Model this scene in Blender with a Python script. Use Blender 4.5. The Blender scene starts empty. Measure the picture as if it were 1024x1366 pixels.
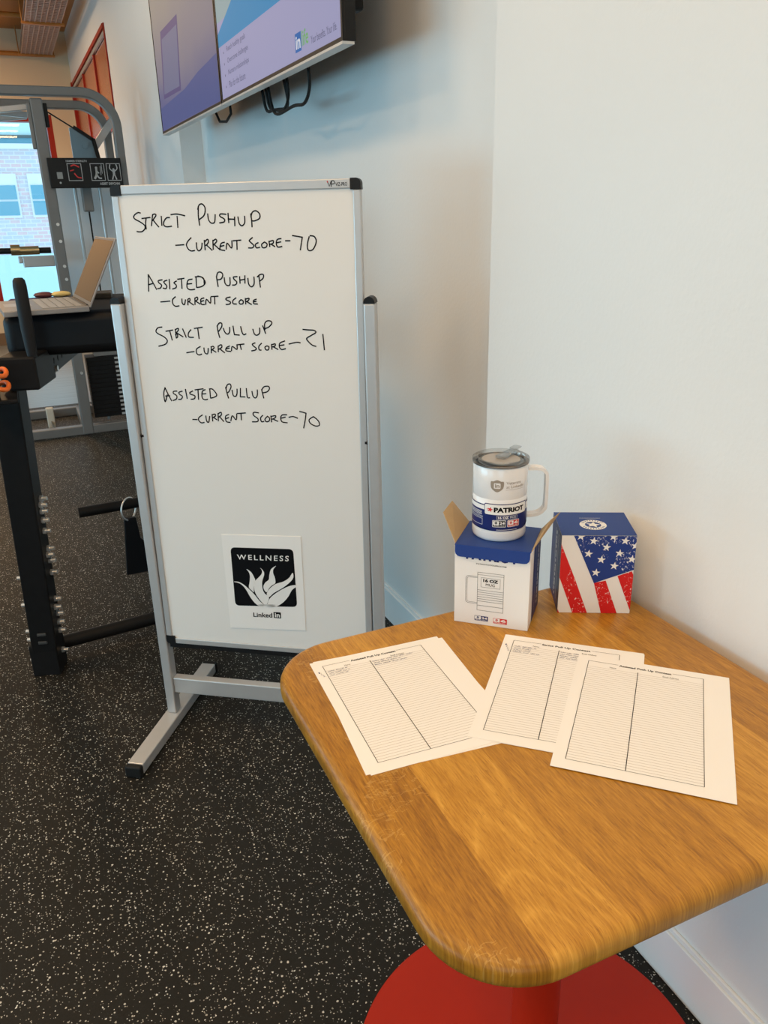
import bpy, bmesh, math, random
from mathutils import Vector, Matrix
random.seed(7)
S = bpy.context.scene
C = S.collection
PI = math.pi

# ---------------------------------------------------------------- camera, exposure, sky, lights
def V(*a): return Vector(a)
cam_d = bpy.data.cameras.new('camera'); cam = bpy.data.objects.new('camera', cam_d); C.objects.link(cam)
RX = V(0.9116558608724351, -0.4103695191367292, -0.021919149172102536)
RD = V(-0.16577155828439405, -0.31841670808526956, -0.9333437686490996)
RF = V(0.3760364102063828, 0.8545218884122454, -0.35831405278535633)
cm = Matrix.Identity(4)
for i in range(3):
    cm[i][0] = RX[i]; cm[i][1] = -RD[i]; cm[i][2] = -RF[i]
cm[2][3] = 1.40
cam.matrix_world = cm
cam_d.sensor_fit = 'HORIZONTAL'; cam_d.sensor_width = 36.0
cam_d.lens = 1055.717 * 36.0 / 1024.0
cam_d.clip_start = 0.02; cam_d.clip_end = 200
S.camera = cam
S.view_settings.view_transform = 'Standard'; S.view_settings.look = 'None'
S.view_settings.gamma = 1.0; S.view_settings.use_curve_mapping = False
S.view_settings.exposure = -0.10
S.cycles.use_denoising = True
S.cycles.max_bounces = 8; S.cycles.diffuse_bounces = 4; S.cycles.glossy_bounces = 4
S.cycles.transparent_max_bounces = 12; S.cycles.sample_clamp_indirect = 6.0
S.cycles.caustics_reflective = False; S.cycles.caustics_refractive = False

W = bpy.data.worlds.new('world'); S.world = W; W.use_nodes = True
W.node_tree.nodes['Background'].inputs[0].default_value = (0.62, 0.86, 1.0, 1)
W.node_tree.nodes['Background'].inputs[1].default_value = 1.7

def area(name, loc, target, sx, sy, power, col, spread=PI):
    d = bpy.data.lights.new(name, 'AREA'); d.shape = 'RECTANGLE'; d.size = sx; d.size_y = sy
    d.energy = power; d.color = col; d.spread = spread
    o = bpy.data.objects.new(name, d); C.objects.link(o)
    o.location = loc
    o.rotation_euler = (Vector(target) - Vector(loc)).to_track_quat('-Z', 'Y').to_euler()
    return o
DAY = (0.31, 0.755, 1.0)
WARM = (1.0, 0.645, 0.335)
# daylight through the windows of the left wall and of the wall behind the camera
for (ya, yb, zc, hz, pw) in ((-1.35, 0.15, 0.9, 0.8, 11), (0.7, 3.7, 0.9, 0.8, 60), (4.5, 7.5, 1.55, 1.6, 54)):
    area('window_daylight', (-4.05, (ya+yb)/2, zc), (0, (ya+yb)/2, zc), yb-ya, hz, pw, DAY)
area('window_daylight', (-2.0, -3.35, 1.3), (-2.0, 0, 1.3), 2.0, 1.6, 20, DAY)
# warm ceiling lamps; the last is an added light that warms the end wall
for (lx, ly, pw) in ((0.35, -1.5, 17), (0.35, 0.0, 7), (0.35, 1.3, 11), (-1.1, -0.6, 32), (-1.1, 1.2, 16), (-1.1, 3.0, 20), (-2.6, -2.4, 23), (-2.6, 3.0, 42), (-0.6, 8.0, 50), (-1.0, 9.5, 22)):
    area('warm_light', (lx, ly, 3.16), (lx, ly, 0), 0.5, 0.5, pw, WARM)

# ---------------------------------------------------------------- materials
def mat(name, col, rough=0.5, metal=0.0, spec=0.5, coat=0.0, emit=None, es=0.0, trans=0.0):
    m = bpy.data.materials.new(name); m.use_nodes = True
    b = m.node_tree.nodes['Principled BSDF']
    b.inputs['Base Color'].default_value = (*col, 1); b.inputs['Roughness'].default_value = rough
    b.inputs['Metallic'].default_value = metal; b.inputs['Specular IOR Level'].default_value = spec
    b.inputs['Coat Weight'].default_value = coat
    b.inputs['Transmission Weight'].default_value = trans
    if emit: b.inputs['Emission Color'].default_value = (*emit, 1); b.inputs['Emission Strength'].default_value = es
    return m
def srgb(r, g, b):
    f = lambda c: (c/255/12.92) if c/255 <= 0.04045 else ((c/255+0.055)/1.055)**2.4
    return (f(r), f(g), f(b))
class NT:
    def __init__(s, m): s.t = m.node_tree; s.n = s.t.nodes; s.l = s.t.links; s.b = s.n['Principled BSDF']
    def add(s, ty, **k):
        n = s.n.new(ty)
        for a, v in k.items(): setattr(n, a, v)
        return n
    def math(s, op, a, b=None, c=None):
        n = s.n.new('ShaderNodeMath'); n.operation = op
        for i, x in enumerate((a, b, c)):
            if x is None: continue
            if isinstance(x, (int, float)): n.inputs[i].default_value = x
            else: s.l.new(x, n.inputs[i])
        return n.outputs[0]
    def mix(s, f, a, b):
        n = s.n.new('ShaderNodeMix'); n.data_type = 'RGBA'
        for k, x in ((0, f), (6, a), (7, b)):
            if isinstance(x, (int, float)): n.inputs[k].default_value = x
            elif isinstance(x, tuple): n.inputs[k].default_value = (*x, 1)
            else: s.l.new(x, n.inputs[k])
        return n.outputs[2]
    def ramp(s, f, stops, interp='LINEAR'):
        n = s.n.new('ShaderNodeValToRGB'); e = n.color_ramp; e.interpolation = interp
        while len(e.elements) < len(stops): e.elements.new(0.5)
        for el, (p, c) in zip(e.elements, stops): el.position = p; el.color = (*c, 1)
        s.l.new(f, n.inputs[0]); return n.outputs[0]
    def coords(s, scale=(1, 1, 1)):
        tc = s.n.new('ShaderNodeTexCoord'); mp = s.n.new('ShaderNodeMapping'); mp.inputs['Scale'].default_value = scale
        s.l.new(tc.outputs['Object'], mp.inputs[0]); return mp.outputs[0]
    def noise(s, v, scale, detail=2, rough=0.5, dist=0.0):
        n = s.n.new('ShaderNodeTexNoise'); n.inputs['Scale'].default_value = scale; n.inputs['Detail'].default_value = detail
        n.inputs['Roughness'].default_value = rough; n.inputs['Distortion'].default_value = dist
        s.l.new(v, n.inputs['Vector']); return n.outputs[0]
    def bump(s, h, strength, dist=0.002):
        n = s.n.new('ShaderNodeBump'); n.inputs['Strength'].default_value = strength; n.inputs['Distance'].default_value = dist
        s.l.new(h, n.inputs['Height']); s.l.new(n.outputs[0], s.b.inputs['Normal'])
def noisy(name, c1, c2, scale, rough=0.5, metal=0.0, bump=0.0, bscale=None, spec=0.5):
    m = mat(name, c1, rough, metal, spec); t = NT(m); v = t.coords()
    n = t.noise(v, scale, 3)
    t.l.new(t.mix(n, c1, c2), t.b.inputs['Base Color'])
    if bump: t.bump(t.noise(v, bscale or scale, 3), bump)
    return m

wall_m = noisy('wall_paint', (0.80, 0.79, 0.77), (0.77, 0.765, 0.75), 3, 0.42, bump=0.22, bscale=110)
trim_m = mat('trim_paint', (0.82, 0.82, 0.81), 0.35)
endwall_m = noisy('end_wall_paint', (0.76, 0.57, 0.37), (0.72, 0.54, 0.35), 2, 0.6)
ceil_m = mat('ceiling_paint', (0.78, 0.76, 0.72), 0.7)
ceilwood_m = noisy('ceiling_wood', (0.52, 0.19, 0.03), (0.44, 0.16, 0.025), 6, 0.5)
red_m = mat('red_frame_paint', (0.36, 0.024, 0.010), 0.4, 0, 0.25)
orangepane_m = noisy('orange_pane', (0.42, 0.135, 0.06), (0.36, 0.115, 0.05), 2, 0.25)
black_metal = noisy('black_powder_coat', (0.009, 0.009, 0.0095), (0.013, 0.013, 0.0135), 40, 0.45, bump=0.05, bscale=300, spec=0.12)
black_pad = noisy('black_vinyl', (0.006, 0.0065, 0.008), (0.009, 0.0095, 0.011), 30, 0.40, bump=0.1, bscale=500, spec=0.16)
black_rubber = mat('black_rubber', (0.010, 0.010, 0.010), 0.6, 0, 0.25)
black_plastic = mat('black_plastic', (0.009, 0.009, 0.0095), 0.45, 0, 0.25)
chrome = mat('chrome', (0.80, 0.79, 0.77), 0.32, 0.85)
alu = noisy('brushed_aluminium', (0.60, 0.60, 0.60), (0.54, 0.54, 0.54), 25, 0.38, 0.45)
silver = noisy('silver_grey_paint', (0.20, 0.195, 0.19), (0.18, 0.175, 0.17), 15, 0.40, 0.3, spec=0.35)
silver_light = mat('light_silver', (0.48, 0.48, 0.48), 0.3, 0.5)
shroud_m = mat('shroud_panel', (0.74, 0.78, 0.82), 0.25, 0.0)
bronze = mat('bronze', (0.50, 0.38, 0.20), 0.3, 0.9)
white_board = mat('whiteboard_enamel', (0.80, 0.79, 0.765), 0.22, 0, 0.22)
ink_black = mat('marker_ink', (0.010, 0.010, 0.013), 0.6, 0, 0.08)
print_black = mat('print_black', (0.005, 0.005, 0.006), 0.5, 0, 0.10)
print_grey = mat('print_grey', (0.25, 0.24, 0.23), 0.6)
print_line = mat('print_line', (0.42, 0.38, 0.34), 0.7, 0, 0.1)
pen_blue = mat('pen_ink_blue', (0.05, 0.06, 0.16), 0.6)
paper_m = noisy('paper', (0.86, 0.845, 0.82), (0.84, 0.825, 0.80), 8, 0.75)
redtable_m = noisy('red_powder_coat', (0.46, 0.022, 0.006), (0.43, 0.020, 0.006), 60, 0.42, bump=0.04, bscale=500, spec=0.25)
carton_m = mat('white_carton', (0.82, 0.80, 0.78), 0.45)
kraft_m = noisy('kraft_card', (0.50, 0.34, 0.17), (0.44, 0.29, 0.14), 60, 0.8)
blue_m = mat('print_blue', (0.018, 0.050, 0.23), 0.42, 0, 0.2)
navy_m = mat('print_navy', (0.010, 0.020, 0.13), 0.35, 0, 0.2)
red_print = mat('print_red', (0.62, 0.02, 0.02), 0.4)
white_print = mat('print_white', (0.82, 0.81, 0.79), 0.45)
mug_m = mat('mug_white_enamel', (0.80, 0.79, 0.79), 0.25, 0, 0.5, 0.3)
mug_print = mat('etched_grey', (0.30, 0.25, 0.20), 0.4)
orange_m = mat('orange_rubber', (0.85, 0.17, 0.02), 0.5)
laptop_m = mat('laptop_grey', (0.32, 0.31, 0.31), 0.35, 0.6)
glasspanel_m = mat('blue_grey_panel', (0.20, 0.29, 0.34), 0.15)
purple_m = mat('purple_cloth', (0.05, 0.03, 0.10), 0.8)
yellow_m = mat('yellow_wrap', (0.72, 0.55, 0.20), 0.5)

def distressed(name, c1, c2, scale, thr):
    m = mat(name, c1, 0.5, 0, 0.2); t = NT(m); v = t.coords((1, 1, 0.6))
    n = t.noise(v, scale, 6, 0.72); f = t.math('GREATER_THAN', n, thr)
    big = t.noise(v, 30, 2); g = t.math('GREATER_THAN', big, 0.50)
    t.l.new(t.mix(t.math('MULTIPLY', f, g), c1, c2), t.b.inputs['Base Color']); return m
flag_red = distressed('flag_red', (0.62, 0.016, 0.016), (0.80, 0.72, 0.70), 330, 0.60)
flag_blue = distressed('flag_blue', (0.018, 0.045, 0.22), (0.78, 0.78, 0.80), 330, 0.59)

# clear plastic / glass
def clear(name, col, rough=0.03, mixf=0.14):
    m = bpy.data.materials.new(name); m.use_nodes = True; t = m.node_tree; t.nodes.clear()
    o = t.nodes.new('ShaderNodeOutputMaterial'); mx = t.nodes.new('ShaderNodeMixShader')
    tr = t.nodes.new('ShaderNodeBsdfTransparent'); gl = t.nodes.new('ShaderNodeBsdfGlossy')
    tr.inputs[0].default_value = (*col, 1); gl.inputs['Roughness'].default_value = rough
    lw = t.nodes.new('ShaderNodeLayerWeight'); lw.inputs[0].default_value = 0.35
    ml = t.nodes.new('ShaderNodeMath'); ml.operation = 'MULTIPLY_ADD'; ml.inputs[1].default_value = 0.5; ml.inputs[2].default_value = mixf
    t.links.new(lw.outputs['Fresnel'], ml.inputs[0]); t.links.new(ml.outputs[0], mx.inputs[0])
    t.links.new(tr.outputs[0], mx.inputs[1]); t.links.new(gl.outputs[0], mx.inputs[2]); t.links.new(mx.outputs[0], o.inputs[0])
    return m
glass_m = clear('window_glass', (0.95, 0.98, 1.0), 0.01, 0.02)
lid_m = clear('clear_lid_plastic', (0.93, 0.93, 0.92), 0.06, 0.14)

def rubber_floor():
    m = mat('speckled_rubber', (0.02, 0.019, 0.017), 0.52, 0, 0.22); t = NT(m); v = t.coords()
    base = t.mix(t.noise(v, 220, 3), (0.0065, 0.006, 0.005), (0.0155, 0.014, 0.0105))
    out = base
    for sc, thr, pick in ((125, 0.22, 0.42), (215, 0.26, 0.60), (60, 0.07, 0.72)):
        jit = t.add('ShaderNodeVectorMath', operation='ADD')
        wv = t.add('ShaderNodeTexNoise'); wv.inputs['Scale'].default_value = sc*2.2; t.l.new(v, wv.inputs['Vector'])
        sc3 = t.add('ShaderNodeVectorMath', operation='SCALE'); sc3.inputs['Scale'].default_value = 0.45/sc
        t.l.new(wv.outputs['Color'], sc3.inputs[0]); t.l.new(v, jit.inputs[0]); t.l.new(sc3.outputs[0], jit.inputs[1])
        vo = t.add('ShaderNodeTexVoronoi'); vo.inputs['Scale'].default_value = sc; t.l.new(jit.outputs[0], vo.inputs['Vector'])
        sep = t.add('ShaderNodeSeparateColor'); t.l.new(vo.outputs['Color'], sep.inputs[0])
        size = t.math('MULTIPLY_ADD', sep.outputs[1], thr, 0.07)
        f = t.math('MULTIPLY', t.math('LESS_THAN', vo.outputs['Distance'], size), t.math('GREATER_THAN', sep.outputs[0], pick))
        tone = t.ramp(sep.outputs[2], [(0.0, (0.16, 0.14, 0.10)), (0.3, (0.66, 0.64, 0.58)), (1.0, (1.0, 1.0, 0.98))])
        out = t.mix(f, out, tone)
    t.l.new(out, t.b.inputs['Base Color'])
    t.bump(t.noise(v, 260, 3), 0.25, 0.001)
    return m
floor_m = rubber_floor()
def plank_floor():
    m = mat('grey_plank_floor', (0.3, 0.31, 0.31), 0.3); t = NT(m); v = t.coords((0.25, 7, 1))
    t.l.new(t.ramp(t.noise(v, 6, 3), [(0.3, (0.15, 0.165, 0.17)), (0.7, (0.25, 0.27, 0.275))]), t.b.inputs['Base Color']); return m
plank_m = plank_floor()

def oak(name='oak_boards'):
    m = mat(name, (0.5, 0.28, 0.08), 0.40, 0, 0.4); t = NT(m)
    tc = t.add('ShaderNodeTexCoord'); sx = t.add('ShaderNodeSeparateXYZ'); t.l.new(tc.outputs['Object'], sx.inputs[0])
    x, y = sx.outputs[0], sx.outputs[1]
    # glued staves: nine boards of uneven width; each gets a random value
    edges = (-0.235, -0.135, -0.022, 0.033, 0.115, 0.205, 0.262)
    idx = None
    for e in edges:
        g = t.math('GREATER_THAN', x, e); idx = g if idx is None else t.math('ADD', idx, g)
    wn = t.add('ShaderNodeTexWhiteNoise'); wn.noise_dimensions = '1D'; t.l.new(t.math('ADD', idx, 3.37), wn.inputs['W'])
    rnd = wn.outputs['Value']
    # grain coordinates: long along y, shifted per stave
    cx = t.add('ShaderNodeCombineXYZ')
    t.l.new(t.math('ADD', x, t.math('MULTIPLY', idx, 1.71)), cx.inputs[0]); t.l.new(t.math('MULTIPLY', y, 0.07), cx.inputs[1]); t.l.new(idx, cx.inputs[2])
    # cathedral rings
    cx2 = t.add('ShaderNodeCombineXYZ'); t.l.new(t.math('ADD', x, t.math('MULTIPLY', idx, 2.3)), cx2.inputs[0]); t.l.new(t.math('MULTIPLY', y, 0.22), cx2.inputs[1]); t.l.new(idx, cx2.inputs[2])
    big = t.noise(cx2.outputs[0], 4.0, 1, 0.4)
    rings = t.math('FRACT', t.math('MULTIPLY', big, 34.0))
    rings = t.math('ABSOLUTE', t.math('MULTIPLY_ADD', rings, 2.0, -1.0))
    rings = t.math('MULTIPLY', rings, t.math('MULTIPLY', rings, rings))
    fine = t.noise(cx.outputs[0], 390, 4, 0.7)
    mid = t.noise(cx.outputs[0], 60, 3, 0.6)
    a = t.math('MULTIPLY_ADD', rings, t.math('MULTIPLY_ADD', t.math('GREATER_THAN', rnd, 0.45), 0.11, 0.04), t.math('MULTIPLY', mid, 0.34))
    a = t.math('ADD', a, t.math('MULTIPLY', t.math('SUBTRACT', rnd, 0.5), 0.26))
    a = t.math('ADD', a, t.math('MULTIPLY', t.math('SUBTRACT', fine, 0.5), 0.85))
    a = t.math('ADD', a, 0.18)
    col = t.ramp(a, [(0.10, srgb(132, 86, 22)), (0.36, srgb(176, 124, 38)), (0.60, srgb(202, 150, 58)), (0.92, srgb(224, 178, 88))])
    # pores
    pore = t.math('LESS_THAN', t.noise(cx.outputs[0], 700, 2, 0.5), 0.36)
    col = t.mix(t.math('MULTIPLY', pore, 0.45), col, srgb(122, 76, 20))
    # medullary ray flecks on the quarter-sawn edge stave
    fl = t.add('ShaderNodeMapping'); fl.inputs['Scale'].default_value = (26, 55, 1); fl.inputs['Rotation'].default_value = (0, 0, 0.35)
    t.l.new(tc.outputs['Object'], fl.inputs[0])
    vo = t.add('ShaderNodeTexNoise'); vo.inputs['Scale'].default_value = 1.0; vo.inputs['Detail'].default_value = 2; vo.inputs['Distortion'].default_value = 1.6
    t.l.new(fl.outputs[0], vo.inputs['Vector'])
    k = t.math('SUBTRACT', vo.outputs[0], 0.5); k = t.math('ABSOLUTE', k)
    fleck = t.math('LESS_THAN', k, 0.022)
    area_f = t.math('LESS_THAN', x, -0.235)
    patch = t.math('GREATER_THAN', t.noise(tc.outputs['Object'], 9, 2), 0.52)
    col = t.mix(t.math('MULTIPLY', t.math('MULTIPLY', fleck, patch), t.math('MULTIPLY', area_f, 0.22)), col, srgb(228, 186, 108))
    t.l.new(col, t.b.inputs['Base Color'])
    t.l.new(t.math('MULTIPLY_ADD', mid, 0.15, 0.30), t.b.inputs['Roughness'])
    t.bump(fine, 0.12, 0.0006)
    return m
oak_m = oak()

# ---------------------------------------------------------------- mesh helpers
class MB:
    def __init__(s): s.bm = bmesh.new()
    def box(s, c, d, rot=None):
        r = bmesh.ops.create_cube(s.bm, size=1.0)
        M = Matrix.Translation(c) @ (rot.to_4x4() if rot else Matrix.Identity(4)) @ Matrix.Diagonal((d[0], d[1], d[2], 1))
        bmesh.ops.transform(s.bm, matrix=M, verts=r['verts']); return s
    def span(s, a, b): return s.box([(p+q)/2 for p, q in zip(a, b)], [abs(q-p) for p, q in zip(a, b)])
    def beam(s, a, b, w, h, up=(0, 0, 1)):
        a, b = Vector(a), Vector(b); z = (b-a).normalized(); x = z.cross(Vector(up))
        x = x.normalized() if x.length > 1e-6 else V(1, 0, 0); y = z.cross(x)
        return s.box((a+b)/2, (w, h, (b-a).length), Matrix((x, y, z)).transposed())
    def cyl(s, a, b, r, r2=None, n=24, caps=True):
        a, b = Vector(a), Vector(b); d = b-a
        q = bmesh.ops.create_cone(s.bm, cap_ends=caps, segments=n, radius1=r, radius2=r if r2 is None else r2, depth=d.length)
        M = Matrix.Translation((a+b)/2) @ d.to_track_quat('Z', 'Y').to_matrix().to_4x4()
        bmesh.ops.transform(s.bm, matrix=M, verts=q['verts']); return s
    def tube(s, pts, r, n=12, closed=False):
        pts = [Vector(p) for p in pts]; N = len(pts); rings = []; up = None
        for i, p in enumerate(pts):
            if closed: t = pts[(i+1) % N]-pts[i-1]
            else: t = pts[min(i+1, N-1)]-pts[max(i-1, 0)]
            t.normalize()
            if up is None: up = t.orthogonal().normalized()
            x = (up - t*up.dot(t)).normalized(); up = x; y = t.cross(x)
            rings.append([s.bm.verts.new(p + x*(r*math.cos(2*PI*k/n)) + y*(r*math.sin(2*PI*k/n))) for k in range(n)])
        for i in range(N if closed else N-1):
            A, B = rings[i], rings[(i+1) % N]
            for k in range(n): s.bm.faces.new((A[k], A[(k+1) % n], B[(k+1) % n], B[k]))
        if not closed: s.bm.faces.new(rings[0][::-1]); s.bm.faces.new(rings[-1])
        return s
    def rectpath(s, pts, w, h, side):
        # rectangular tube swept along a path lying in the plane normal to `side`; w along side, h in the plane
        pts = [Vector(p) for p in pts]; side = Vector(side).normalized(); N = len(pts); rings = []
        for i, p in enumerate(pts):
            t = (pts[min(i+1, N-1)]-pts[max(i-1, 0)]).normalized(); nn = side.cross(t).normalized()
            rings.append([s.bm.verts.new(p+side*(a*w/2)+nn*(b*h/2)) for a, b in ((-1, -1), (1, -1), (1, 1), (-1, 1))])
        for A, B in zip(rings, rings[1:]):
            for k in range(4): s.bm.faces.new((A[k], A[(k+1) % 4], B[(k+1) % 4], B[k]))
        s.bm.faces.new(rings[0][::-1]); s.bm.faces.new(rings[-1]); return s
    def lathe(s, prof, c=(0, 0, 0), n=64):
        rings = []
        for r, z in prof:
            if r < 1e-6: rings.append([s.bm.verts.new((c[0], c[1], c[2]+z))])
            else: rings.append([s.bm.verts.new((c[0]+r*math.cos(2*PI*k/n), c[1]+r*math.sin(2*PI*k/n), c[2]+z)) for k in range(n)])
        for A, B in zip(rings, rings[1:]):
            for k in range(n):
                k2 = (k+1) % n
                if len(A) == 1 and len(B) == 1: continue
                if len(A) == 1: s.bm.faces.new((A[0], B[k2], B[k]))
                elif len(B) == 1: s.bm.faces.new((A[k], A[k2], B[0]))
                else: s.bm.faces.new((A[k], A[k2], B[k2], B[k]))
        return s
    def prism(s, poly, fn, d0, d1):
        # polygon (2D) extruded between depths d0 and d1; fn(x, y, d) -> 3D
        A = [s.bm.verts.new(fn(x, y, d0)) for x, y in poly]; B = [s.bm.verts.new(fn(x, y, d1)) for x, y in poly]
        n = len(poly)
        for k in range(n): s.bm.faces.new((A[k], A[(k+1) % n], B[(k+1) % n], B[k]))
        s.bm.faces.new(A[::-1]); s.bm.faces.new(B); return s
    def build(s, name, m, parent=None, smooth=False, bevel=0.0, seg=2, recalc=True):
        if recalc: bmesh.ops.recalc_face_normals(s.bm, faces=s.bm.faces)
        me = bpy.data.meshes.new(name); s.bm.to_mesh(me); s.bm.free()
        me.materials.append(m)
        o = bpy.data.objects.new(name, me); C.objects.link(o)
        if smooth:
            for p in me.polygons: p.use_smooth = True
            if smooth != 'all': me.set_sharp_from_angle(angle=math.radians(40))
        if bevel:
            b = o.modifiers.new('bevel', 'BEVEL'); b.width = bevel; b.segments = seg; b.limit_method = 'ANGLE'
            b.angle_limit = math.radians(40)
        if parent: o.parent = parent
        return o
def tag(o, label=None, cat=None, group=None, kind=None):
    if label: o['label'] = label
    if cat: o['category'] = cat
    if group: o['group'] = group
    if kind: o['kind'] = kind
    return o
def thing(name, label, cat, loc=(0, 0, 0), rz=0.0, group=None):
    o = bpy.data.objects.new(name, None); C.objects.link(o); o.location = loc; o.rotation_euler = (0, 0, rz)
    o.empty_display_size = 0.05
    return tag(o, label, cat, group)
def struct(name, mb, m, parent=None, label=None, **k):
    o = mb.build(name, m, parent, **k)
    if not parent: o['kind'] = 'structure'
    if label: o['label'] = label
    return o
def copy_tree(o, parent=None):
    c = o.copy(); C.objects.link(c)
    if parent: c.parent = parent
    for ch in list(o.children): copy_tree(ch, c)
    return c

# flat print: 2D polygons gathered, then mapped onto a surface
class Ink:
    def __init__(s): s.v = []; s.f = []
    def poly(s, pts):
        b = len(s.v); s.v += [tuple(p) for p in pts]; s.f.append(tuple(range(b, b+len(pts)))); return s
    def rect(s, x0, y0, x1, y1): return s.poly([(x0, y0), (x1, y0), (x1, y1), (x0, y1)])
    def rrect(s, x0, y0, x1, y1, r, n=6):
        p = []
        for cx, cy, a0 in ((x1-r, y1-r, 0), (x0+r, y1-r, 90), (x0+r, y0+r, 180), (x1-r, y0+r, 270)):
            for k in range(n+1):
                a = math.radians(a0+90*k/n); p.append((cx+r*math.cos(a), cy+r*math.sin(a)))
        return s.poly(p)
    def ring(s, pts, w):
        return s.stroke(list(pts)+[pts[0]], w, smooth=False)
    def frame(s, x0, y0, x1, y1, w):
        for a in ((x0, y0, x1, y0+w), (x0, y1-w, x1, y1), (x0, y0+w, x0+w, y1-w), (x1-w, y0+w, x1, y1-w)): s.rect(*a)
        return s
    def disc(s, cx, cy, r, n=32): return s.poly([(cx+r*math.cos(2*PI*k/n), cy+r*math.sin(2*PI*k/n)) for k in range(n)])
    def annulus(s, cx, cy, r0, r1, n=40):
        for k in range(n):
            a, b = 2*PI*k/n, 2*PI*(k+1)/n
            s.poly([(cx+r*math.cos(t), cy+r*math.sin(t)) for r, t in ((r0, a), (r1, a), (r1, b), (r0, b))])
        return s
    def star(s, cx, cy, r, rot=0.0, k=0.40):
        return s.poly([(cx+(r if i % 2 == 0 else r*k)*math.sin(rot+PI*i/5), cy+(r if i % 2 == 0 else r*k)*math.cos(rot+PI*i/5)) for i in range(10)])
    def stroke(s, pts, w, smooth=True):
        P = [Vector((p[0], p[1])) for p in pts]
        if smooth and len(P) > 2:
            Q = []
            for i in range(len(P)-1):
                p0, p1, p2, p3 = P[max(i-1, 0)], P[i], P[i+1], P[min(i+2, len(P)-1)]
                for k in range(5):
                    t = k/5.0
                    Q.append(0.5*((2*p1)+(p2-p0)*t+(2*p0-5*p1+4*p2-p3)*t*t+(3*p1-p0-3*p2+p3)*t**3))
            P = Q+[P[-1]]
        if len(P) < 2: return s
        L = []; R = []
        for i in range(len(P)):
            t = P[min(i+1, len(P)-1)]-P[max(i-1, 0)]
            if t.length < 1e-9: t = Vector((1, 0))
            t.normalize(); n = Vector((-t.y, t.x))*(w/2); L.append(P[i]+n); R.append(P[i]-n)
        e0 = (P[0]-P[1]).normalized()*(w/2); e1 = (P[-1]-P[-2]).normalized()*(w/2)
        b = len(s.v)
        pts2 = [R[0]+e0*0.6, L[0]+e0*0.6]
        for a in range(len(P)): pts2 += [R[a], L[a]]
        pts2 += [R[-1]+e1*0.6, L[-1]+e1*0.6]
        s.v += [(p.x, p.y) for p in pts2]
        for i in range(len(pts2)//2-1): s.f.append((b+2*i, b+2*i+2, b+2*i+3, b+2*i+1))
        return s
    def text(s, string, x0, y0, x1, y1, bold=0.0, quad=None, spacing=1.0):
        cu = bpy.data.curves.new('t', 'FONT'); cu.body = string; cu.offset = bold; cu.resolution_u = 3; cu.space_character = spacing
        ob = bpy.data.objects.new('t', cu)
        C.objects.link(ob); dg = bpy.context.evaluated_depsgraph_get(); me = bpy.data.meshes.new_from_object(ob.evaluated_get(dg))
        vs = [(v.co.x, v.co.y) for v in me.vertices]; fs = [tuple(p.vertices) for p in me.polygons]
        bpy.data.objects.remove(ob); bpy.data.curves.remove(cu); bpy.data.meshes.remove(me)
        if not vs: return s
        ax, bx = min(v[0] for v in vs), max(v[0] for v in vs); ay, by = min(v[1] for v in vs), max(v[1] for v in vs)
        b = len(s.v)
        for (u, v) in vs:
            p, q = (u-ax)/max(bx-ax, 1e-9), (v-ay)/max(by-ay, 1e-9)
            if quad:
                tl, tr, br, bl_ = quad
                s.v.append(tuple((tl[i]*(1-p)+tr[i]*p)*q + (bl_[i]*(1-p)+br[i]*p)*(1-q) for i in (0, 1)))
            else: s.v.append((x0+(x1-x0)*p, y0+(y1-y0)*q))
        s.f += [tuple(i+b for i in f) for f in fs]
        return s
    def build(s, name, m, parent, fn, slice_x=None):
        bm = bmesh.new(); vv = [bm.verts.new((x, y, 0)) for x, y in s.v]
        for f in s.f:
            if len(set(f)) > 2:
                try: bm.faces.new([vv[i] for i in f])
                except ValueError: pass
        bmesh.ops.triangulate(bm, faces=[f for f in bm.faces if len(f.verts) > 4])
        if slice_x:
            x0 = min(v[0] for v in s.v); x1 = max(v[0] for v in s.v); k = math.ceil(x0/slice_x)
            while k*slice_x < x1:
                bmesh.ops.bisect_plane(bm, geom=bm.verts[:]+bm.edges[:]+bm.faces[:], plane_co=(k*slice_x, 0, 0), plane_no=(1, 0, 0)); k += 1
        bmesh.ops.recalc_face_normals(bm, faces=bm.faces)
        for v in bm.verts: v.co = Vector(fn(v.co.x, v.co.y))
        me = bpy.data.meshes.new(name); bm.to_mesh(me); bm.free(); me.materials.append(m)
        o = bpy.data.objects.new(name, me); C.objects.link(o)
        if parent: o.parent = parent
        return o

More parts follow.
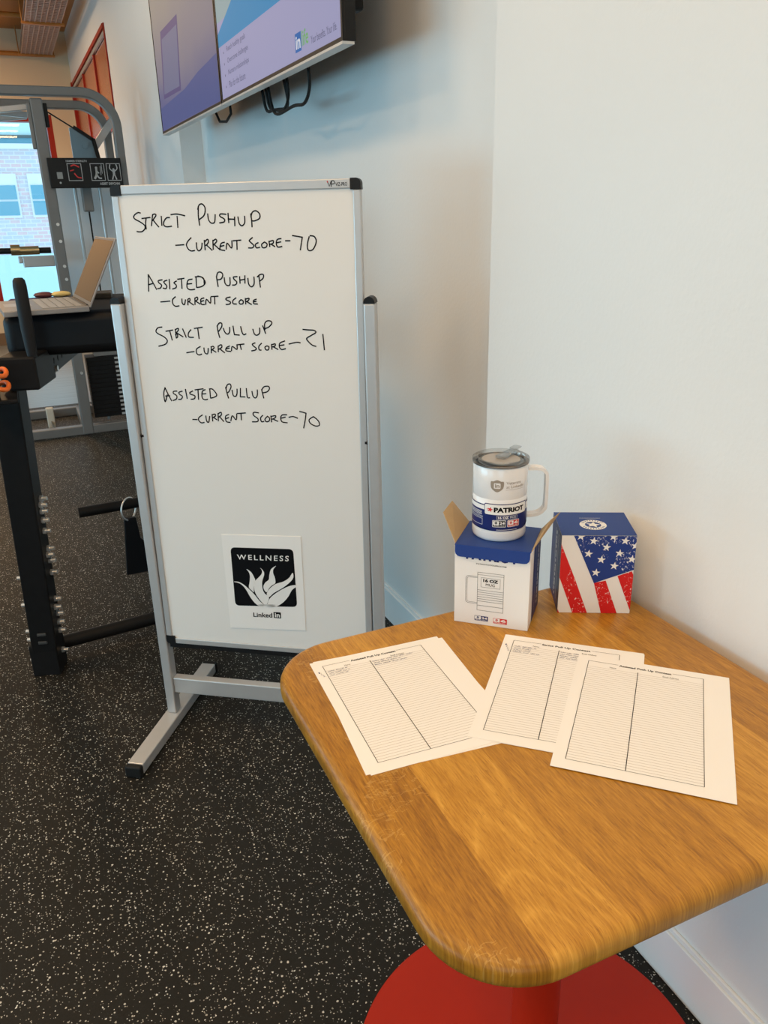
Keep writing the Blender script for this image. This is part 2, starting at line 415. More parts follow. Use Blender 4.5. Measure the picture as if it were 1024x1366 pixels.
# marker strokes and sign shapes, millimetres on the board
HAND=[[[[82,532],[76,533],[68,529],[64,524],[67,519],[80,512],[89,505],[89,498],[82,492],[74,491],[68,492]],[[84,520],[105,522]],[[95,521],[92,509],[92,497]],[[112,528],[106,504]],[[112,528],[118,529],[120,526],[114,519],[110,515]],[[112,516],[118,508],[124,501]],[[133,524],[132,504]],[[153,521],[145,520],[138,512],[137,505],[143,501],[156,502]],[[157,527],[172,528],[191,524]],[[172,523],[171,499]],[[226,543],[224,524],[225,503]],[[224,537],[228,546],[236,548],[242,539],[238,524],[225,515]],[[247,527],[248,514],[254,507],[262,509],[265,525]],[[291,525],[278,526],[276,521],[286,515],[285,509],[274,507]],[[296,527],[296,507]],[[295,515],[311,514]],[[311,519],[310,500]],[[319,519],[321,505],[327,500],[334,506],[335,520]],[[350,525],[351,511],[351,497]],[[350,518],[354,528],[363,531],[371,524],[370,515],[359,510],[351,510]]],[[[161,460],[182,461]],[[201,476],[192,468],[188,460],[192,451],[199,447],[207,448]],[[213,465],[213,453],[217,447],[224,452],[227,464]],[[233,470],[233,449]],[[234,467],[241,472],[243,467],[238,460],[234,459]],[[238,459],[250,448]],[[254,470],[253,450]],[[254,468],[261,472],[263,467],[255,460]],[[258,459],[269,449]],[[282,465],[273,462],[270,450],[281,447]],[[271,456],[280,458]],[[285,450],[288,463],[298,452],[300,468]],[[303,468],[322,469]],[[312,468],[311,449]],[[350,474],[342,468],[345,464],[352,457],[348,452],[339,452]],[[363,463],[356,459],[358,452],[366,453]],[[378,464],[371,459],[373,452],[381,453],[384,460],[378,464]],[[389,466],[390,454]],[[390,465],[399,467],[398,461],[390,459]],[[394,459],[402,454]],[[418,471],[409,469],[406,461],[409,453],[419,454]],[[407,462],[417,464]],[[428,466],[439,466]],[[445,477],[457,475],[468,473]],[[468,473],[465,460],[462,446]],[[484,474],[479,457],[481,445],[492,447],[500,463],[496,474],[486,476]]],[[[84,395],[80,357]],[[84,395],[93,378],[101,361]],[[82,372],[94,375]],[[118,383],[108,381],[109,376],[115,371],[111,364],[104,363]],[[130,382],[122,379],[123,375],[128,369],[125,363],[118,364]],[[136,384],[135,362]],[[154,380],[147,376],[152,371],[151,365],[142,362]],[[157,384],[174,386]],[[167,385],[166,363]],[[194,384],[183,381],[179,366],[186,360],[198,361]],[[181,373],[192,374]],[[204,389],[203,365]],[[202,389],[217,389],[226,377],[218,368],[205,365]],[[209,391],[222,386],[223,374]],[[255,389],[257,367]],[[255,389],[259,398],[267,399],[271,393],[266,384],[256,382]],[[274,387],[275,374],[281,369],[287,372],[288,387]],[[306,389],[297,388],[298,383],[304,377],[301,371],[293,370]],[[312,389],[312,374]],[[312,381],[325,383]],[[325,391],[324,374]],[[332,385],[333,372],[339,366],[346,372],[347,388]],[[359,390],[361,365]],[[355,388],[362,393],[370,393],[369,385],[361,379]]],[[[108,332],[132,334]],[[147,344],[139,337],[139,327],[145,322],[154,323]],[[163,339],[163,329],[168,326],[172,337]],[[178,338],[177,325]],[[178,338],[183,340],[183,335],[178,332]],[[181,332],[191,325]],[[196,341],[195,326]],[[196,340],[202,343],[203,338],[197,334]],[[199,333],[208,327]],[[219,341],[211,338],[211,327],[219,326]],[[211,333],[218,335]],[[222,326],[225,338],[234,329],[236,342]],[[237,344],[255,345]],[[246,344],[245,327]],[[285,343],[276,341],[274,337],[284,332],[282,327],[273,326]],[[299,341],[291,335],[291,328],[299,327]],[[311,337],[306,332],[308,327],[315,328],[316,334],[311,337]],[[322,340],[322,327]],[[322,338],[331,340],[329,335],[322,332]],[[326,332],[336,326]],[[349,338],[342,335],[342,328],[351,327]],[[342,332],[348,333]]],[[[104,273],[93,271],[87,263],[92,257],[106,250],[114,241],[108,232],[90,227]],[[113,263],[131,266]],[[123,265],[127,242]],[[138,268],[138,258],[138,247]],[[138,267],[145,270],[146,266],[138,258]],[[141,259],[148,255],[156,250]],[[137,254],[142,258],[142,250],[138,247]],[[157,269],[164,249]],[[178,267],[171,259],[171,250],[183,249]],[[187,270],[208,273]],[[196,270],[197,246]],[[246,276],[247,263],[250,249]],[[246,276],[252,283],[258,282],[257,274],[249,264]],[[261,271],[264,262],[270,257],[276,262],[277,273]],[[286,276],[287,262],[288,256]],[[288,256],[300,255]],[[305,275],[307,263],[311,256],[317,258]],[[335,269],[338,258],[344,255],[351,260],[352,272]],[[360,277],[366,259]],[[365,268],[365,281],[371,288],[380,288],[383,283],[376,275],[367,271]]],[[[161,212],[181,215]],[[198,227],[188,221],[187,211],[193,207],[200,209]],[[207,224],[208,213],[215,210],[218,223]],[[226,226],[225,212]],[[225,226],[231,228],[233,224],[227,219]],[[229,219],[237,214]],[[244,229],[243,215]],[[244,228],[252,232],[253,226],[245,221]],[[249,221],[259,213]],[[273,229],[265,225],[263,218],[275,216]],[[264,222],[272,224]],[[277,218],[280,228],[291,221],[292,232]],[[292,232],[310,234]],[[300,233],[302,221]],[[338,237],[331,234],[333,230],[340,224],[337,220],[328,218]],[[354,236],[347,229],[347,221],[352,220]],[[367,230],[362,227],[364,221],[370,221],[372,228],[367,230]],[[379,234],[379,222]],[[379,233],[388,235],[387,230],[381,228]],[[383,228],[394,222]],[[412,242],[400,237],[398,228],[403,222],[413,224]],[[399,231],[410,233]],[[422,235],[441,239],[450,238]],[[458,269],[472,268],[485,267],[489,262],[477,255],[466,248],[471,240],[479,233],[488,230]],[[506,258],[507,241],[508,222]]],[[[94,125],[89,110],[90,89],[98,107]],[[94,125],[101,107],[108,92]],[[93,104],[104,105]],[[125,117],[116,116],[115,111],[123,105],[121,97],[112,93]],[[139,117],[130,114],[131,109],[138,104],[134,97],[127,96]],[[148,122],[150,99]],[[167,118],[159,114],[160,110],[171,106],[169,99],[160,97]],[[173,121],[195,124]],[[181,121],[180,97]],[[200,122],[192,117],[190,102],[196,97],[204,98]],[[191,111],[201,112]],[[212,123],[212,102]],[[211,124],[220,123],[229,110],[223,104],[212,101]],[[254,129],[256,116],[259,102]],[[254,125],[259,135],[266,137],[268,130],[262,119],[257,115]],[[270,122],[272,109],[278,107],[282,114],[283,125]],[[292,127],[290,106]],[[290,106],[302,106]],[[307,127],[308,106],[314,104]],[[321,120],[323,108],[329,104],[334,111],[335,124]],[[346,125],[350,104]],[[346,124],[353,132],[364,133],[366,127],[360,120],[349,117]]],[[[159,46],[171,46]],[[186,58],[176,51],[175,44],[181,38],[189,39]],[[195,56],[196,43],[201,40],[205,55]],[[212,60],[212,43]],[[212,59],[220,61],[220,56],[213,52]],[[216,52],[223,47]],[[228,63],[227,44]],[[228,62],[236,66],[236,59],[229,54]],[[232,54],[241,43]],[[256,61],[247,56],[248,43],[258,41]],[[247,50],[255,53]],[[260,45],[265,58],[274,48],[277,63]],[[278,64],[300,66]],[[288,64],[288,48]],[[334,67],[322,68],[320,61],[331,52],[329,45],[316,44]],[[344,61],[338,54],[340,45],[346,46]],[[356,59],[349,51],[353,45],[360,48],[361,55],[356,59]],[[365,60],[366,45]],[[366,59],[377,61],[376,56],[368,52]],[[371,52],[382,47]],[[406,64],[394,63],[390,55],[393,46],[406,44]],[[391,55],[402,58]],[[411,58],[422,60],[433,56]],[[439,73],[448,71],[455,69]],[[455,69],[452,52],[447,32]],[[473,61],[462,53],[465,44],[477,38],[487,40],[486,49],[480,56],[473,61]]]]
SIGN={"paper":[[206.4,-261.0],[423.4,-255.4],[422.7,-526.9],[208.2,-536.0]],"black":[[228.8,-296.1],[401.4,-291.2],[402.8,-458.0],[228.0,-466.8]],"p1":[[229.6,-395.9],[242.3,-395.0],[256.5,-401.8],[271.5,-414.8],[283.9,-428.0],[298.4,-448.1],[310.9,-460.5],[297.3,-463.3],[284.5,-454.8],[272.4,-437.3],[260.9,-414.2],[247.3,-400.2]],"p2":[[268.8,-356.0],[280.9,-364.0],[287.8,-377.4],[290.9,-389.7],[285.6,-405.4],[283.7,-422.9],[279.3,-418.5],[271.4,-409.2],[274.7,-392.2],[276.8,-375.3],[274.3,-364.4]],"p3":[[307.1,-349.9],[315.7,-358.9],[316.7,-369.9],[310.0,-389.7],[309.3,-409.3],[313.6,-423.0],[324.8,-434.0],[323.3,-444.8],[315.7,-460.2],[311.0,-458.5],[298.7,-443.8],[289.3,-427.6],[285.7,-411.0],[289.4,-391.2],[301.1,-377.9],[309.8,-367.6],[311.8,-357.8]],"p4":[[351.6,-341.5],[343.8,-351.6],[342.3,-362.7],[346.1,-376.2],[346.3,-391.4],[336.6,-399.0],[328.0,-408.0],[320.5,-420.3],[314.3,-414.6],[312.4,-403.5],[318.6,-391.9],[328.5,-382.9],[331.3,-368.9],[337.2,-352.0]],"p5":[[395.6,-358.6],[397.5,-369.9],[391.6,-381.3],[376.3,-396.2],[359.7,-408.5],[340.3,-421.1],[325.3,-434.5],[320.2,-423.9],[330.7,-407.8],[347.5,-394.1],[369.1,-385.6],[385.5,-373.5]],"p6":[[403.1,-393.8],[403.6,-398.4],[391.2,-409.0],[379.4,-429.4],[362.3,-449.0],[340.1,-462.8],[318.6,-464.5],[320.9,-452.1],[328.6,-437.4],[342.8,-423.7],[365.0,-408.1],[386.7,-396.9]],"base":[[295.0,-458.3],[313.8,-456.9],[340.7,-454.9],[344.1,-463.7],[294.4,-465.8]],"well":[[245.2,-315.5],[388.9,-310.7],[387.1,-326.5],[245.2,-330.0]],"linked":[[277.3,-484.0],[331.4,-481.2],[330.9,-495.5],[277.1,-497.5]],"inbox":[[335.1,-478.0],[355.7,-477.6],[355.6,-495.9],[335.2,-495.8]]}

# ================================================================ the setting
struct('floor', MB().span((-4.2, -3.5, -0.06), (1.3, 6.68, 0)), floor_m)
struct('floor_far', MB().span((-4.2, 6.68, -0.06), (1.3, 10.55, 0.0)), plank_m)
struct('ceiling', MB().span((-4.2, -3.5, 3.25), (1.3, 6.0, 3.35)), ceil_m)
struct('ceiling_far', MB().span((-4.2, 6.0, 3.25), (1.3, 10.55, 3.35)), ceilwood_m)
struct('wall_right', MB().span((0.925, -3.5, 0), (1.3, 1.51, 3.25)), wall_m)
struct('wall_recess', MB().span((1.045, 1.51, 0), (1.3, 4.69, 3.25)), wall_m)
w3 = MB()
w3.span((0.925, 4.69, 0), (1.3, 7.1, 3.25)).span((0.925, 7.1, 0), (1.3, 10.25, 2.03)).span((0.925, 7.1, 2.745), (1.3, 10.25, 3.25)).span((0.925, 10.25, 0), (1.3, 10.35, 3.25))
struct('wall_far_right', w3, wall_m)
ew = MB()
ew.span((-4.2, 10.35, 0), (-0.21, 10.55, 3.25)).span((0.66, 10.35, 0), (1.3, 10.55, 3.25)).span((-0.21, 10.35, 2.44), (0.66, 10.55, 3.25)).span((-0.21, 10.35, 0), (0.66, 10.55, 0.42))
struct('wall_back', ew, endwall_m)
lw = MB(); lwin = ((-1.40, 0.20), (0.7, 3.7), (4.5, 7.5))
lw.span((-4.3, -3.5, 0), (-4.2, 10.55, 0.45)).span((-4.3, -3.5, 2.4), (-4.2, 10.55, 3.25))
ys = [-3.5]+[v for p in lwin for v in p]+[10.55]
for a, b in zip(ys[0::2], ys[1::2]): lw.span((-4.3, a, 0.45), (-4.2, b, 2.4))
struct('wall_left', lw, wall_m)
fw = MB().span((-4.3, -3.6, 0), (1.3, -3.5, 0.45)).span((-4.3, -3.6, 2.4), (1.3, -3.5, 3.25)).span((-4.3, -3.6, 0.45), (-3.0, -3.5, 2.4)).span((-1.0, -3.6, 0.45), (1.3, -3.5, 2.4))
struct('wall_front', fw, wall_m)
for n_, (a, b, P) in enumerate([(a, b, (lambda s, z, d: (-4.25+d, s, z))) for a, b in lwin]+[(-3.0, -1.0, (lambda s, z, d: (s, -3.55+d, z)))]):
    f = MB()
    for s0, z0, s1, z1 in ((a, 0.45, a+0.06, 2.4), (b-0.06, 0.45, b, 2.4), (a+0.06, 0.45, b-0.06, 0.51), (a+0.06, 2.34, b-0.06, 2.4), ((a+b)/2-0.03, 0.51, (a+b)/2+0.03, 2.34)):
        f.span(P(s0, z0, -0.04), P(s1, z1, 0.04))
    wo = struct('window_%d' % (n_+3), f, red_m)
    MB().span(P(a+0.06, 0.51, -0.005), P(b-0.06, 2.34, 0.005)).build('pane', glass_m, wo)
# skirting along the right wall: a board with a stepped top edge
bb = MB().span((0.913, -3.5, 0.0), (0.925, 1.51, 0.118)).span((0.918, -3.5, 0.118), (0.925, 1.51, 0.130))
struct('baseboard_right', bb, trim_m, bevel=0.002)
struct('baseboard_recess', MB().span((1.033, 1.512, 0), (1.045, 4.69, 0.118)).span((1.038, 1.512, 0.118), (1.045, 4.69, 0.13)), trim_m, bevel=0.002)
struct('baseboard_back', MB().span((-4.2, 10.335, 0), (0.9, 10.35, 0.14)), noisy('brown_skirting', (0.20, 0.11, 0.05), (0.17, 0.09, 0.04), 5, 0.5))
# end window: red frame, mullion and rail, one pane per bay
wf = MB().span((-0.21, 10.36, 0.42), (-0.16, 10.50, 2.44)).span((0.60, 10.36, 0.42), (0.66, 10.50, 2.44)).span((-0.16, 10.36, 2.37), (0.60, 10.50, 2.44)).span((-0.16, 10.36, 0.42), (0.60, 10.50, 0.47)).span((0.50, 10.38, 0.47), (0.545, 10.48, 2.37))
w1 = struct('window_1', wf, red_m)
MB().span((-0.16, 10.425, 0.47), (0.50, 10.435, 2.37)).build('pane', glass_m, w1)
MB().span((0.545, 10.425, 0.47), (0.60, 10.435, 2.37)).build('pane', glass_m, w1)
# inner window high on the far right wall: red frame, orange panes, light edging at its head
wf = MB().span((0.915, 7.10, 2.03), (0.99, 7.125, 2.745)).span((0.90, 10.19, 2.03), (0.99, 10.25, 2.745)).span((0.910, 7.125, 2.03), (0.99, 10.19, 2.09)).span((0.910, 7.125, 2.715), (0.99, 10.19, 2.745))
for ym in (8.02, 9.08): wf.span((0.918, ym-0.022, 2.09), (0.985, ym+0.022, 2.715))
w2 = struct('window_2', wf, red_m)
for a, b in ((7.125, 7.998), (8.042, 9.058), (9.102, 10.19)): MB().span((0.935, a, 2.09), (0.945, b, 2.715)).build('pane', orangepane_m, w2)
MB().span((0.915, 7.125, 2.672), (0.930, 10.19, 2.700)).build('head_edging', silver_light, w2)

# ================================================================ whiteboard on its stand
WA = math.atan2(-0.57374326, 0.81903521)
wb = thing('mobile_whiteboard', 'tall whiteboard with handwritten pushup and pullup scores on a silver stand', 'whiteboard', (0.21519667, 2.05524518, 0), WA)
TL = math.radians(1.1)
def bt(a, b, c=0.0): return (a, b*math.sin(TL)+c*math.cos(TL), 0.87+b*math.cos(TL)-c*math.sin(TL))
def bspan(p, q):
    mb = MB(); (a0, b0, c0), (a1, b1, c1) = p, q
    return mb.prism([(a0, b0), (a1, b0), (a1, b1), (a0, b1)], lambda x, y, d: bt(x, y, d), c0, c1)
for X in (0.0, 0.622):
    ft = MB().span((X-0.0225, -0.240, 0.004), (X+0.0225, 0.262, 0.035)).build('foot', alu, wb, bevel=0.003)
    for e0, e1 in ((-0.258, -0.240), (0.262, 0.278)):
        MB().span((X-0.0235, e0, 0.0), (X+0.0235, e1, 0.036)).build('end_cap', black_rubber, ft, bevel=0.006, seg=3)
    ps = MB().span((X-0.0135, -0.012, 0.035), (X+0.0135, 0.022, 1.200))
    ps = ps.build('post', alu, wb, bevel=0.004, seg=3)
    MB().prism([(-0.0135, 0)]+[(0.0135*math.cos(t), 0.015*math.sin(t)) for t in [PI*(1-k/10) for k in range(11)]][0:]+[(0.0135, 0)], lambda x, y, d: (X+x, d, 1.2+y), -0.012, 0.022).build('post_cap', black_plastic, ps)
    MB().cyl((X-0.006 if X > 0.3 else X, 0.005, 0.87), (0.600 if X > 0.3 else 0.022, 0.005, 0.87), 0.006).build('pivot_bolt', black_plastic, ps)
MB().span((0.0135, -0.006, 0.103), (0.6085, 0.020, 0.152)).build('crossbar', alu, wb, bevel=0.003)
panel = bspan((0.030, -0.582, 0.0035), (0.589, 0.572, 0.014)).build('board_panel', white_board, wb)
fr = MB()
for p, q in (((0.040, 0.572, 0), (0.583, 0.5925, 0.018)), ((0.040, -0.5985, 0), (0.583, -0.582, 0.018)), ((0.0155, -0.576, 0), (0.032, 0.570, 0.018)), ((0.588, -0.576, 0), (0.6055, 0.570, 0.018))):
    (a0, b0, c0), (a1, b1, c1) = p, q
    fr.prism([(a0, b0), (a1, b0), (a1, b1), (a0, b1)], lambda x, y, d: bt(x, y, d), c0, c1)
frame_ob = fr.build('frame', alu, wb, bevel=0.0022)
for sx, sy in ((0, 1), (1, 1), (0, 0), (1, 0)):
    x0, x1 = (0.0145, 0.040) if sx == 0 else (0.583, 0.6065)
    y0, y1 = (0.570, 0.5935) if sy else (-0.5995, -0.576)
    ox, oy = (x0, x1)[sx], (y0, y1)[sy]; ix, iy = (x1, x0)[sx], (y0, y1)[1-sy]
    r = 0.011; dx = 1 if sx == 0 else -1; dy = -1 if sy else 1
    poly = [(ix, oy)]+[(ox+dx*r*(1-math.sin(t)), oy+dy*r*(1-math.cos(t))) for t in [k*PI/12 for k in range(7)]]+[(ox, iy), (ix, iy)]
    MB().prism(poly, lambda x, y, d: bt(x, y, d), -0.0012, 0.0195).build('corner_cap', black_plastic, wb)
bspan((0.022, -0.612, 0.002), (0.600, -0.5985, 0.016)).build('bottom_strip', black_plastic, wb)
for words in HAND:
    # one part per written word: strokes are gathered until a gap wider than a letter space
    words = sorted(words, key=lambda l: min(p[0] for p in l)); tk = None; right = -1e9
    for line in words:
        x0, x1 = min(p[0] for p in line), max(p[0] for p in line)
        if tk is None or x0-right > 9:
            if tk: tk.build('handwriting', ink_black, wb, lambda x, y: bt(x, y, 0.0031))
            tk = Ink()
        right = max(right if tk.v else -1e9, x1)
        tk.stroke([(x/1000, y/1000) for x, y in line], 0.0030)
    tk.build('handwriting', ink_black, wb, lambda x, y: bt(x, y, 0.0031))
lg = Ink(); lg.text('VIZ-PRO', 0.5500, 0.5775, 0.5765, 0.5850, bold=0.012)
lg.stroke([(0.532, 0.588), (0.536, 0.577), (0.541, 0.588)], 0.0022, smooth=False)
lg.stroke([(0.5405, 0.577), (0.5415, 0.5875), (0.547, 0.588), (0.5475, 0.583), (0.542, 0.582)], 0.0018)
lg.build('logo', print_black, frame_ob, lambda x, y: bt(x, y, -0.0004))
lg = Ink(); lg.stroke([(0.5315, 0.588), (0.5325, 0.5855)], 0.002); lg.build('logo_accent', red_print, frame_ob, lambda x, y: bt(x, y, -0.0005))

# paper sign stuck low on the board
sg = thing('paper_sign', 'white printed wellness flame sign stuck low on the whiteboard', 'sign', (0.21519667, 2.05524518, 0), WA)
K = lambda k: [(x/1000, y/1000) for x, y in SIGN[k]]
MB().prism([K('paper')[i] for i in (3, 2, 1, 0)], lambda x, y, d: bt(x, y, d), 0.0018, 0.0032).build('sheet', paper_m, sg)
bk = Ink(); q = K('black'); cxs = [sum(p[i] for p in q)/4 for i in (0, 1)]
def rquad(q, r):
    out = []
    for i in range(4):
        p0, p1, p2 = Vector(q[i-1]), Vector(q[i]), Vector(q[(i+1) % 4])
        a = (p0-p1).normalized()*r+p1; b = (p2-p1).normalized()*r+p1
        for k in range(7):
            t = k/6; out.append(tuple((1-t)**2*a+2*t*(1-t)*p1+t*t*b))
    return out
bk.poly(rquad(q, 0.013)).build('black_field', print_black, sg, lambda x, y: bt(x, y, 0.0016))
def smooth_poly(P, n=4):
    P = [Vector(p) for p in P]; N = len(P); out = []
    for i in range(N):
        p0, p1, p2, p3 = P[i-1], P[i], P[(i+1) % N], P[(i+2) % N]
        for k in range(n):
            t = k/n; out.append(tuple(0.5*((2*p1)+(p2-p0)*t+(2*p0-5*p1+4*p2-p3)*t*t+(3*p1-p0-3*p2+p3)*t**3)))
    return out
fl = Ink()
for k in ('p1', 'p2', 'p3', 'p4', 'p5', 'p6'): fl.poly(smooth_poly(K(k)))
fl.poly(K('base')); fl.text('WELLNESS', 0, 0, 1, 1, bold=0.012, quad=K('well'), spacing=1.35)
fl.build('flame_print', white_print, sg, lambda x, y: bt(x, y, 0.0014))
ln = Ink(); ln.text('Linked', 0, 0, 1, 1, bold=0.022, quad=K('linked')); ln.poly(rquad(K('inbox'), 0.0015)); ln.build('lower_print', print_black, sg, lambda x, y: bt(x, y, 0.0014))
ib = K('inbox'); L = lambda q, u, v: tuple((q[0][i]*(1-u)+q[1][i]*u)*v+(q[3][i]*(1-u)+q[2][i]*u)*(1-v) for i in (0, 1))
ln = Ink(); ln.text('in', 0, 0, 1, 1, bold=0.03, quad=[L(ib, .16, .86), L(ib, .86, .86), L(ib, .86, .14), L(ib, .16, .14)]); ln.build('lower_print_letters', white_print, sg, lambda x, y: bt(x, y, 0.0012))

# ================================================================ table
TX, TY, TZ = 0.5845, 0.7555, 0.743
tb = thing('cafe_table', 'square oak topped cafe table with rounded corners against the wall', 'table', (TX, TY, 0))
def rsq(hx, hy, r, n=14):
    p = []
    for cx, cy, a0 in ((hx-r, hy-r, 0), (-hx+r, hy-r, 90), (-hx+r, -hy+r, 180), (hx-r, -hy+r, 270)):
        for k in range(n+1):
            a = math.radians(a0+90*k/n); p.append((cx+r*math.cos(a), cy+r*math.sin(a)))
    return p
top = MB(); HX, HY, RR, TH = 0.3245, 0.3265, 0.105, 0.036
rings = []; er = 0.014
prof = [(er*(1-math.sin(t)), TZ-er*(1-math.cos(t))) for t in [k*PI/12 for k in range(0, 7)]]
prof += [(er*(1-math.cos(t)), TZ-TH+er*(1-math.sin(t))) for t in [k*PI/12 for k in range(0, 7)]]
for ins, z in prof: rings.append([top.bm.verts.new((x, y, z)) for x, y in rsq(HX-ins, HY-ins, RR-ins)])
for A, B in zip(rings, rings[1:]):
    for k in range(len(A)): top.bm.faces.new((A[k], A[(k+1) % len(A)], B[(k+1) % len(A)], B[k]))
top.bm.faces.new(rings[0]); top.bm.faces.new(rings[-1][::-1])
top.build('tabletop', oak_m, tb, smooth=True)
MB().lathe([(0, 0), (0.300, 0), (0.303, 0.003), (0.303, 0.009), (0.300, 0.012), (0.05, 0.0135), (0, 0.0135)], n=128).build('base_plate', redtable_m, tb, smooth=True)
MB().cyl((0, 0, 0.0135), (0, 0, 0.697), 0.038, n=64).build('column', redtable_m, tb, smooth=True)
MB().box((0, 0, 0.702), (0.26, 0.26, 0.010)).build('mounting_plate', redtable_m, tb, bevel=0.003)

# ---------------------------------------------------------------- contest sheets on the table
def sheet(name, label, cx, cy, ang, z, title=None, seed=0, notes=0):
    t = thing(name, label, 'sheet of paper', (cx, cy, z), math.radians(ang), 'printed sheets on the table')
    mb = MB(); n = 10
    # a sheet a third of a millimetre thick with a slight lift at its free lower corners
    lift = lambda x, y: 0.0022*max(0, (-y-0.06)/0.08)**2*(abs(x)/0.108)**2 if title else 0.0
    g0 = [[mb.bm.verts.new((-0.10795+0.2159*i/n, -0.1397+0.2794*j/n, 0)) for i in range(n+1)] for j in range(n+1)]
    g1 = [[mb.bm.verts.new((v.co.x, v.co.y, 0.0003)) for v in r] for r in g0]
    for g, fl_ in ((g0, 1), (g1, 0)):
        for j in range(n):
            for i in range(n):
                f = (g[j][i], g[j][i+1], g[j+1][i+1], g[j+1][i]); mb.bm.faces.new(f[::-1] if fl_ else f)
    bd = [(0, i) for i in range(n)]+[(j, n) for j in range(n)]+[(n, n-i) for i in range(n)]+[(n-j, 0) for j in range(n)]
    for (a, b), (c, d) in zip(bd, bd[1:]+bd[:1]): mb.bm.faces.new((g0[a][b], g0[c][d], g1[c][d], g1[a][b]))
    mb.build('sheet', paper_m, t)
    if title:
        fn = lambda zz: (lambda x, y: (x, y, 0.0003+zz))
        x0, x1, y0, y1, xd = -0.0915, 0.0725, -0.1205, 0.1245, -0.0185
        ln = Ink(); rows = 44
        for k in range(1, rows): yy = y0+(y1-0.010-y0)*k/rows; ln.rect(x0, yy-0.00024, x1, yy+0.00024)
        ln.build('ruled_lines', print_line, t, fn(0.00012))
        ln = Ink()
        for a in ((x0-0.0004, y0, x0+0.0004, y1), (x1-0.0004, y0, x1+0.0004, y1), (xd-0.0005, y0, xd+0.0005, y1-0.012), (x0, y0-0.0003, x1, y0+0.0003), (x0, y1-0.0003, -0.048, y1+0.0003), (0.030, y1-0.0003, x1, y1+0.0003)): ln.rect(*a)
        ln.text(title, -0.0465, y1-0.0052, 0.0285, y1+0.0010, bold=0.03)
        ln.text('Name', -0.0595, y1-0.0120, -0.0500, y1-0.0088); ln.text('Email Address', 0.0165, y1-0.0135, 0.0385, y1-0.0100)
        ln.build('printed_table', print_grey if False else print_black, t, fn(0.0002))
        if notes:
            rn = random.Random(seed); pn = Ink()
            def scribble(xa, xb, yy):
                x = xa
                while x < xb:
                    wl = rn.uniform(0.006, 0.014); pts = []; k = 0; xx = x
                    while xx < min(x+wl, xb):
                        pts.append((xx, yy+rn.uniform(-0.0004, 0.0024)*(1 if k % 2 else 0.2))); xx += rn.uniform(0.0006, 0.0013); k += 1
                    if len(pts) > 2: pn.stroke(pts, 0.00062)
                    x += wl+0.002
            for r in range(notes):
                yy = y1-0.0185-0.0055*r
                scribble(x0+0.004, x0+0.030+rn.uniform(0, 0.02), yy); scribble(xd+0.003, xd+0.045+rn.uniform(0, 0.03), yy+0.001)
                pn.text(str(r+1), x0-0.011+0.002*r, yy, x0-0.009+0.002*r, yy+0.004); pn.disc(x0-0.0075+0.002*r, yy+0.0004, 0.0005, 8)
            pn.build('pen_notes', pen_blue, t, fn(0.00028))
    return t
sheet('paper_sheet', 'plain sheet peeking out under the left contest sheet', 0.4166, 0.8726, -5.9, TZ+0.0001)
sheet('paper_sheet', 'leftmost contest sheet with pen entries, nearest the whiteboard', 0.4163, 0.8742, -3.38, TZ+0.0005, 'Assisted Pull Up Contest', 3, 3)
sheet('paper_sheet', 'plain sheet edge showing under the middle contest sheet', 0.6198, 0.7846, -42.9, TZ+0.0009)
sheet('paper_sheet', 'middle contest sheet with pen entries, partly covered by another', 0.6206, 0.7858, -42.5, TZ+0.0013, 'Strict Pull Up Contest', 11, 4)
sheet('paper_sheet', 'rightmost contest sheet, blank, lying uppermost nearest the wall', 0.6836, 0.6838, -44.52, TZ+0.0017, 'Assisted Push Up Contest')

# ---------------------------------------------------------------- opened mug carton
BW, BD, BH = 0.1245, 0.106, 0.1430
c1 = thing('mug_carton', 'opened white mug carton with kraft ears raised under the mug', 'box', (0.5833, 1.0413, TZ), math.radians(-43.35), 'mug cartons')
carton = MB().span((0, 0, 0), (BW, BD, BH-0.002)).build('carton_body', carton_m, c1, bevel=0.0008)
mm = 0.001
front = lambda e: (lambda x, y: (x*mm, -e, y*mm))
lid = MB().span((0.0, -0.0012, BH-0.002), (BW, BD, BH)).build('top_flap', blue_m, c1, bevel=0.0006)
tuck = [(1.0, 143), (1.0, 131), (2.2, 127.0), (5.5, 123.6), (10, 122.6)]
tuck = tuck+[(BW*1000-x, y) for x, y in tuck[::-1]]
MB().prism(tuck, lambda x, y, d: (x*mm, d-(143-y)*0.00008, y*mm), -0.0022, -0.0012).build('tuck_flap', blue_m, c1)
def ear(pts, nm):
    mb = MB(); P = [Vector(p) for p in pts]; nrm = (P[1]-P[0]).cross(P[2]-P[0]).normalized()*0.0008
    A = [mb.bm.verts.new(p) for p in P]; B = [mb.bm.verts.new(p+nrm) for p in P]; n = len(P)
    for k in range(n): mb.bm.faces.new((A[k], A[(k+1) % n], B[(k+1) % n], B[k]))
    mb.bm.faces.new(A[::-1]); mb.bm.faces.new(B); return mb.build(nm, kraft_m, c1)
ear([(0.0, 0.002, 0.1430), (0.0, 0.100, 0.1430), (-0.029, 0.092, 0.182), (-0.031, 0.040, 0.1795)], 'ear_flap')
ear([(BW, 0.002, 0.1430), (BW, 0.100, 0.1430), (0.155, 0.096, 0.179), (0.1475, 0.040, 0.186)], 'ear_flap')
ik = Ink(); ik.text('PATRIOT', 19, 118.2, 105, 138.0, bold=0.04); ik.build('brand_print', navy_m, carton, front(0.0004))
ik = Ink(); ik.text('PATRIOTCOOLERS.COM', 36.5, 110.6, 86, 112.9, bold=0.01)
ik.frame(39, 27.2, 82.8, 97.2, 0.45); ik.rect(39, 92.6, 82.8, 93.0)
for k in range(6): ik.rect(39, 44.3+4.1*k, 82.8, 44.8+4.1*k)
ik.rect(39, 36.2, 82.8, 36.7)
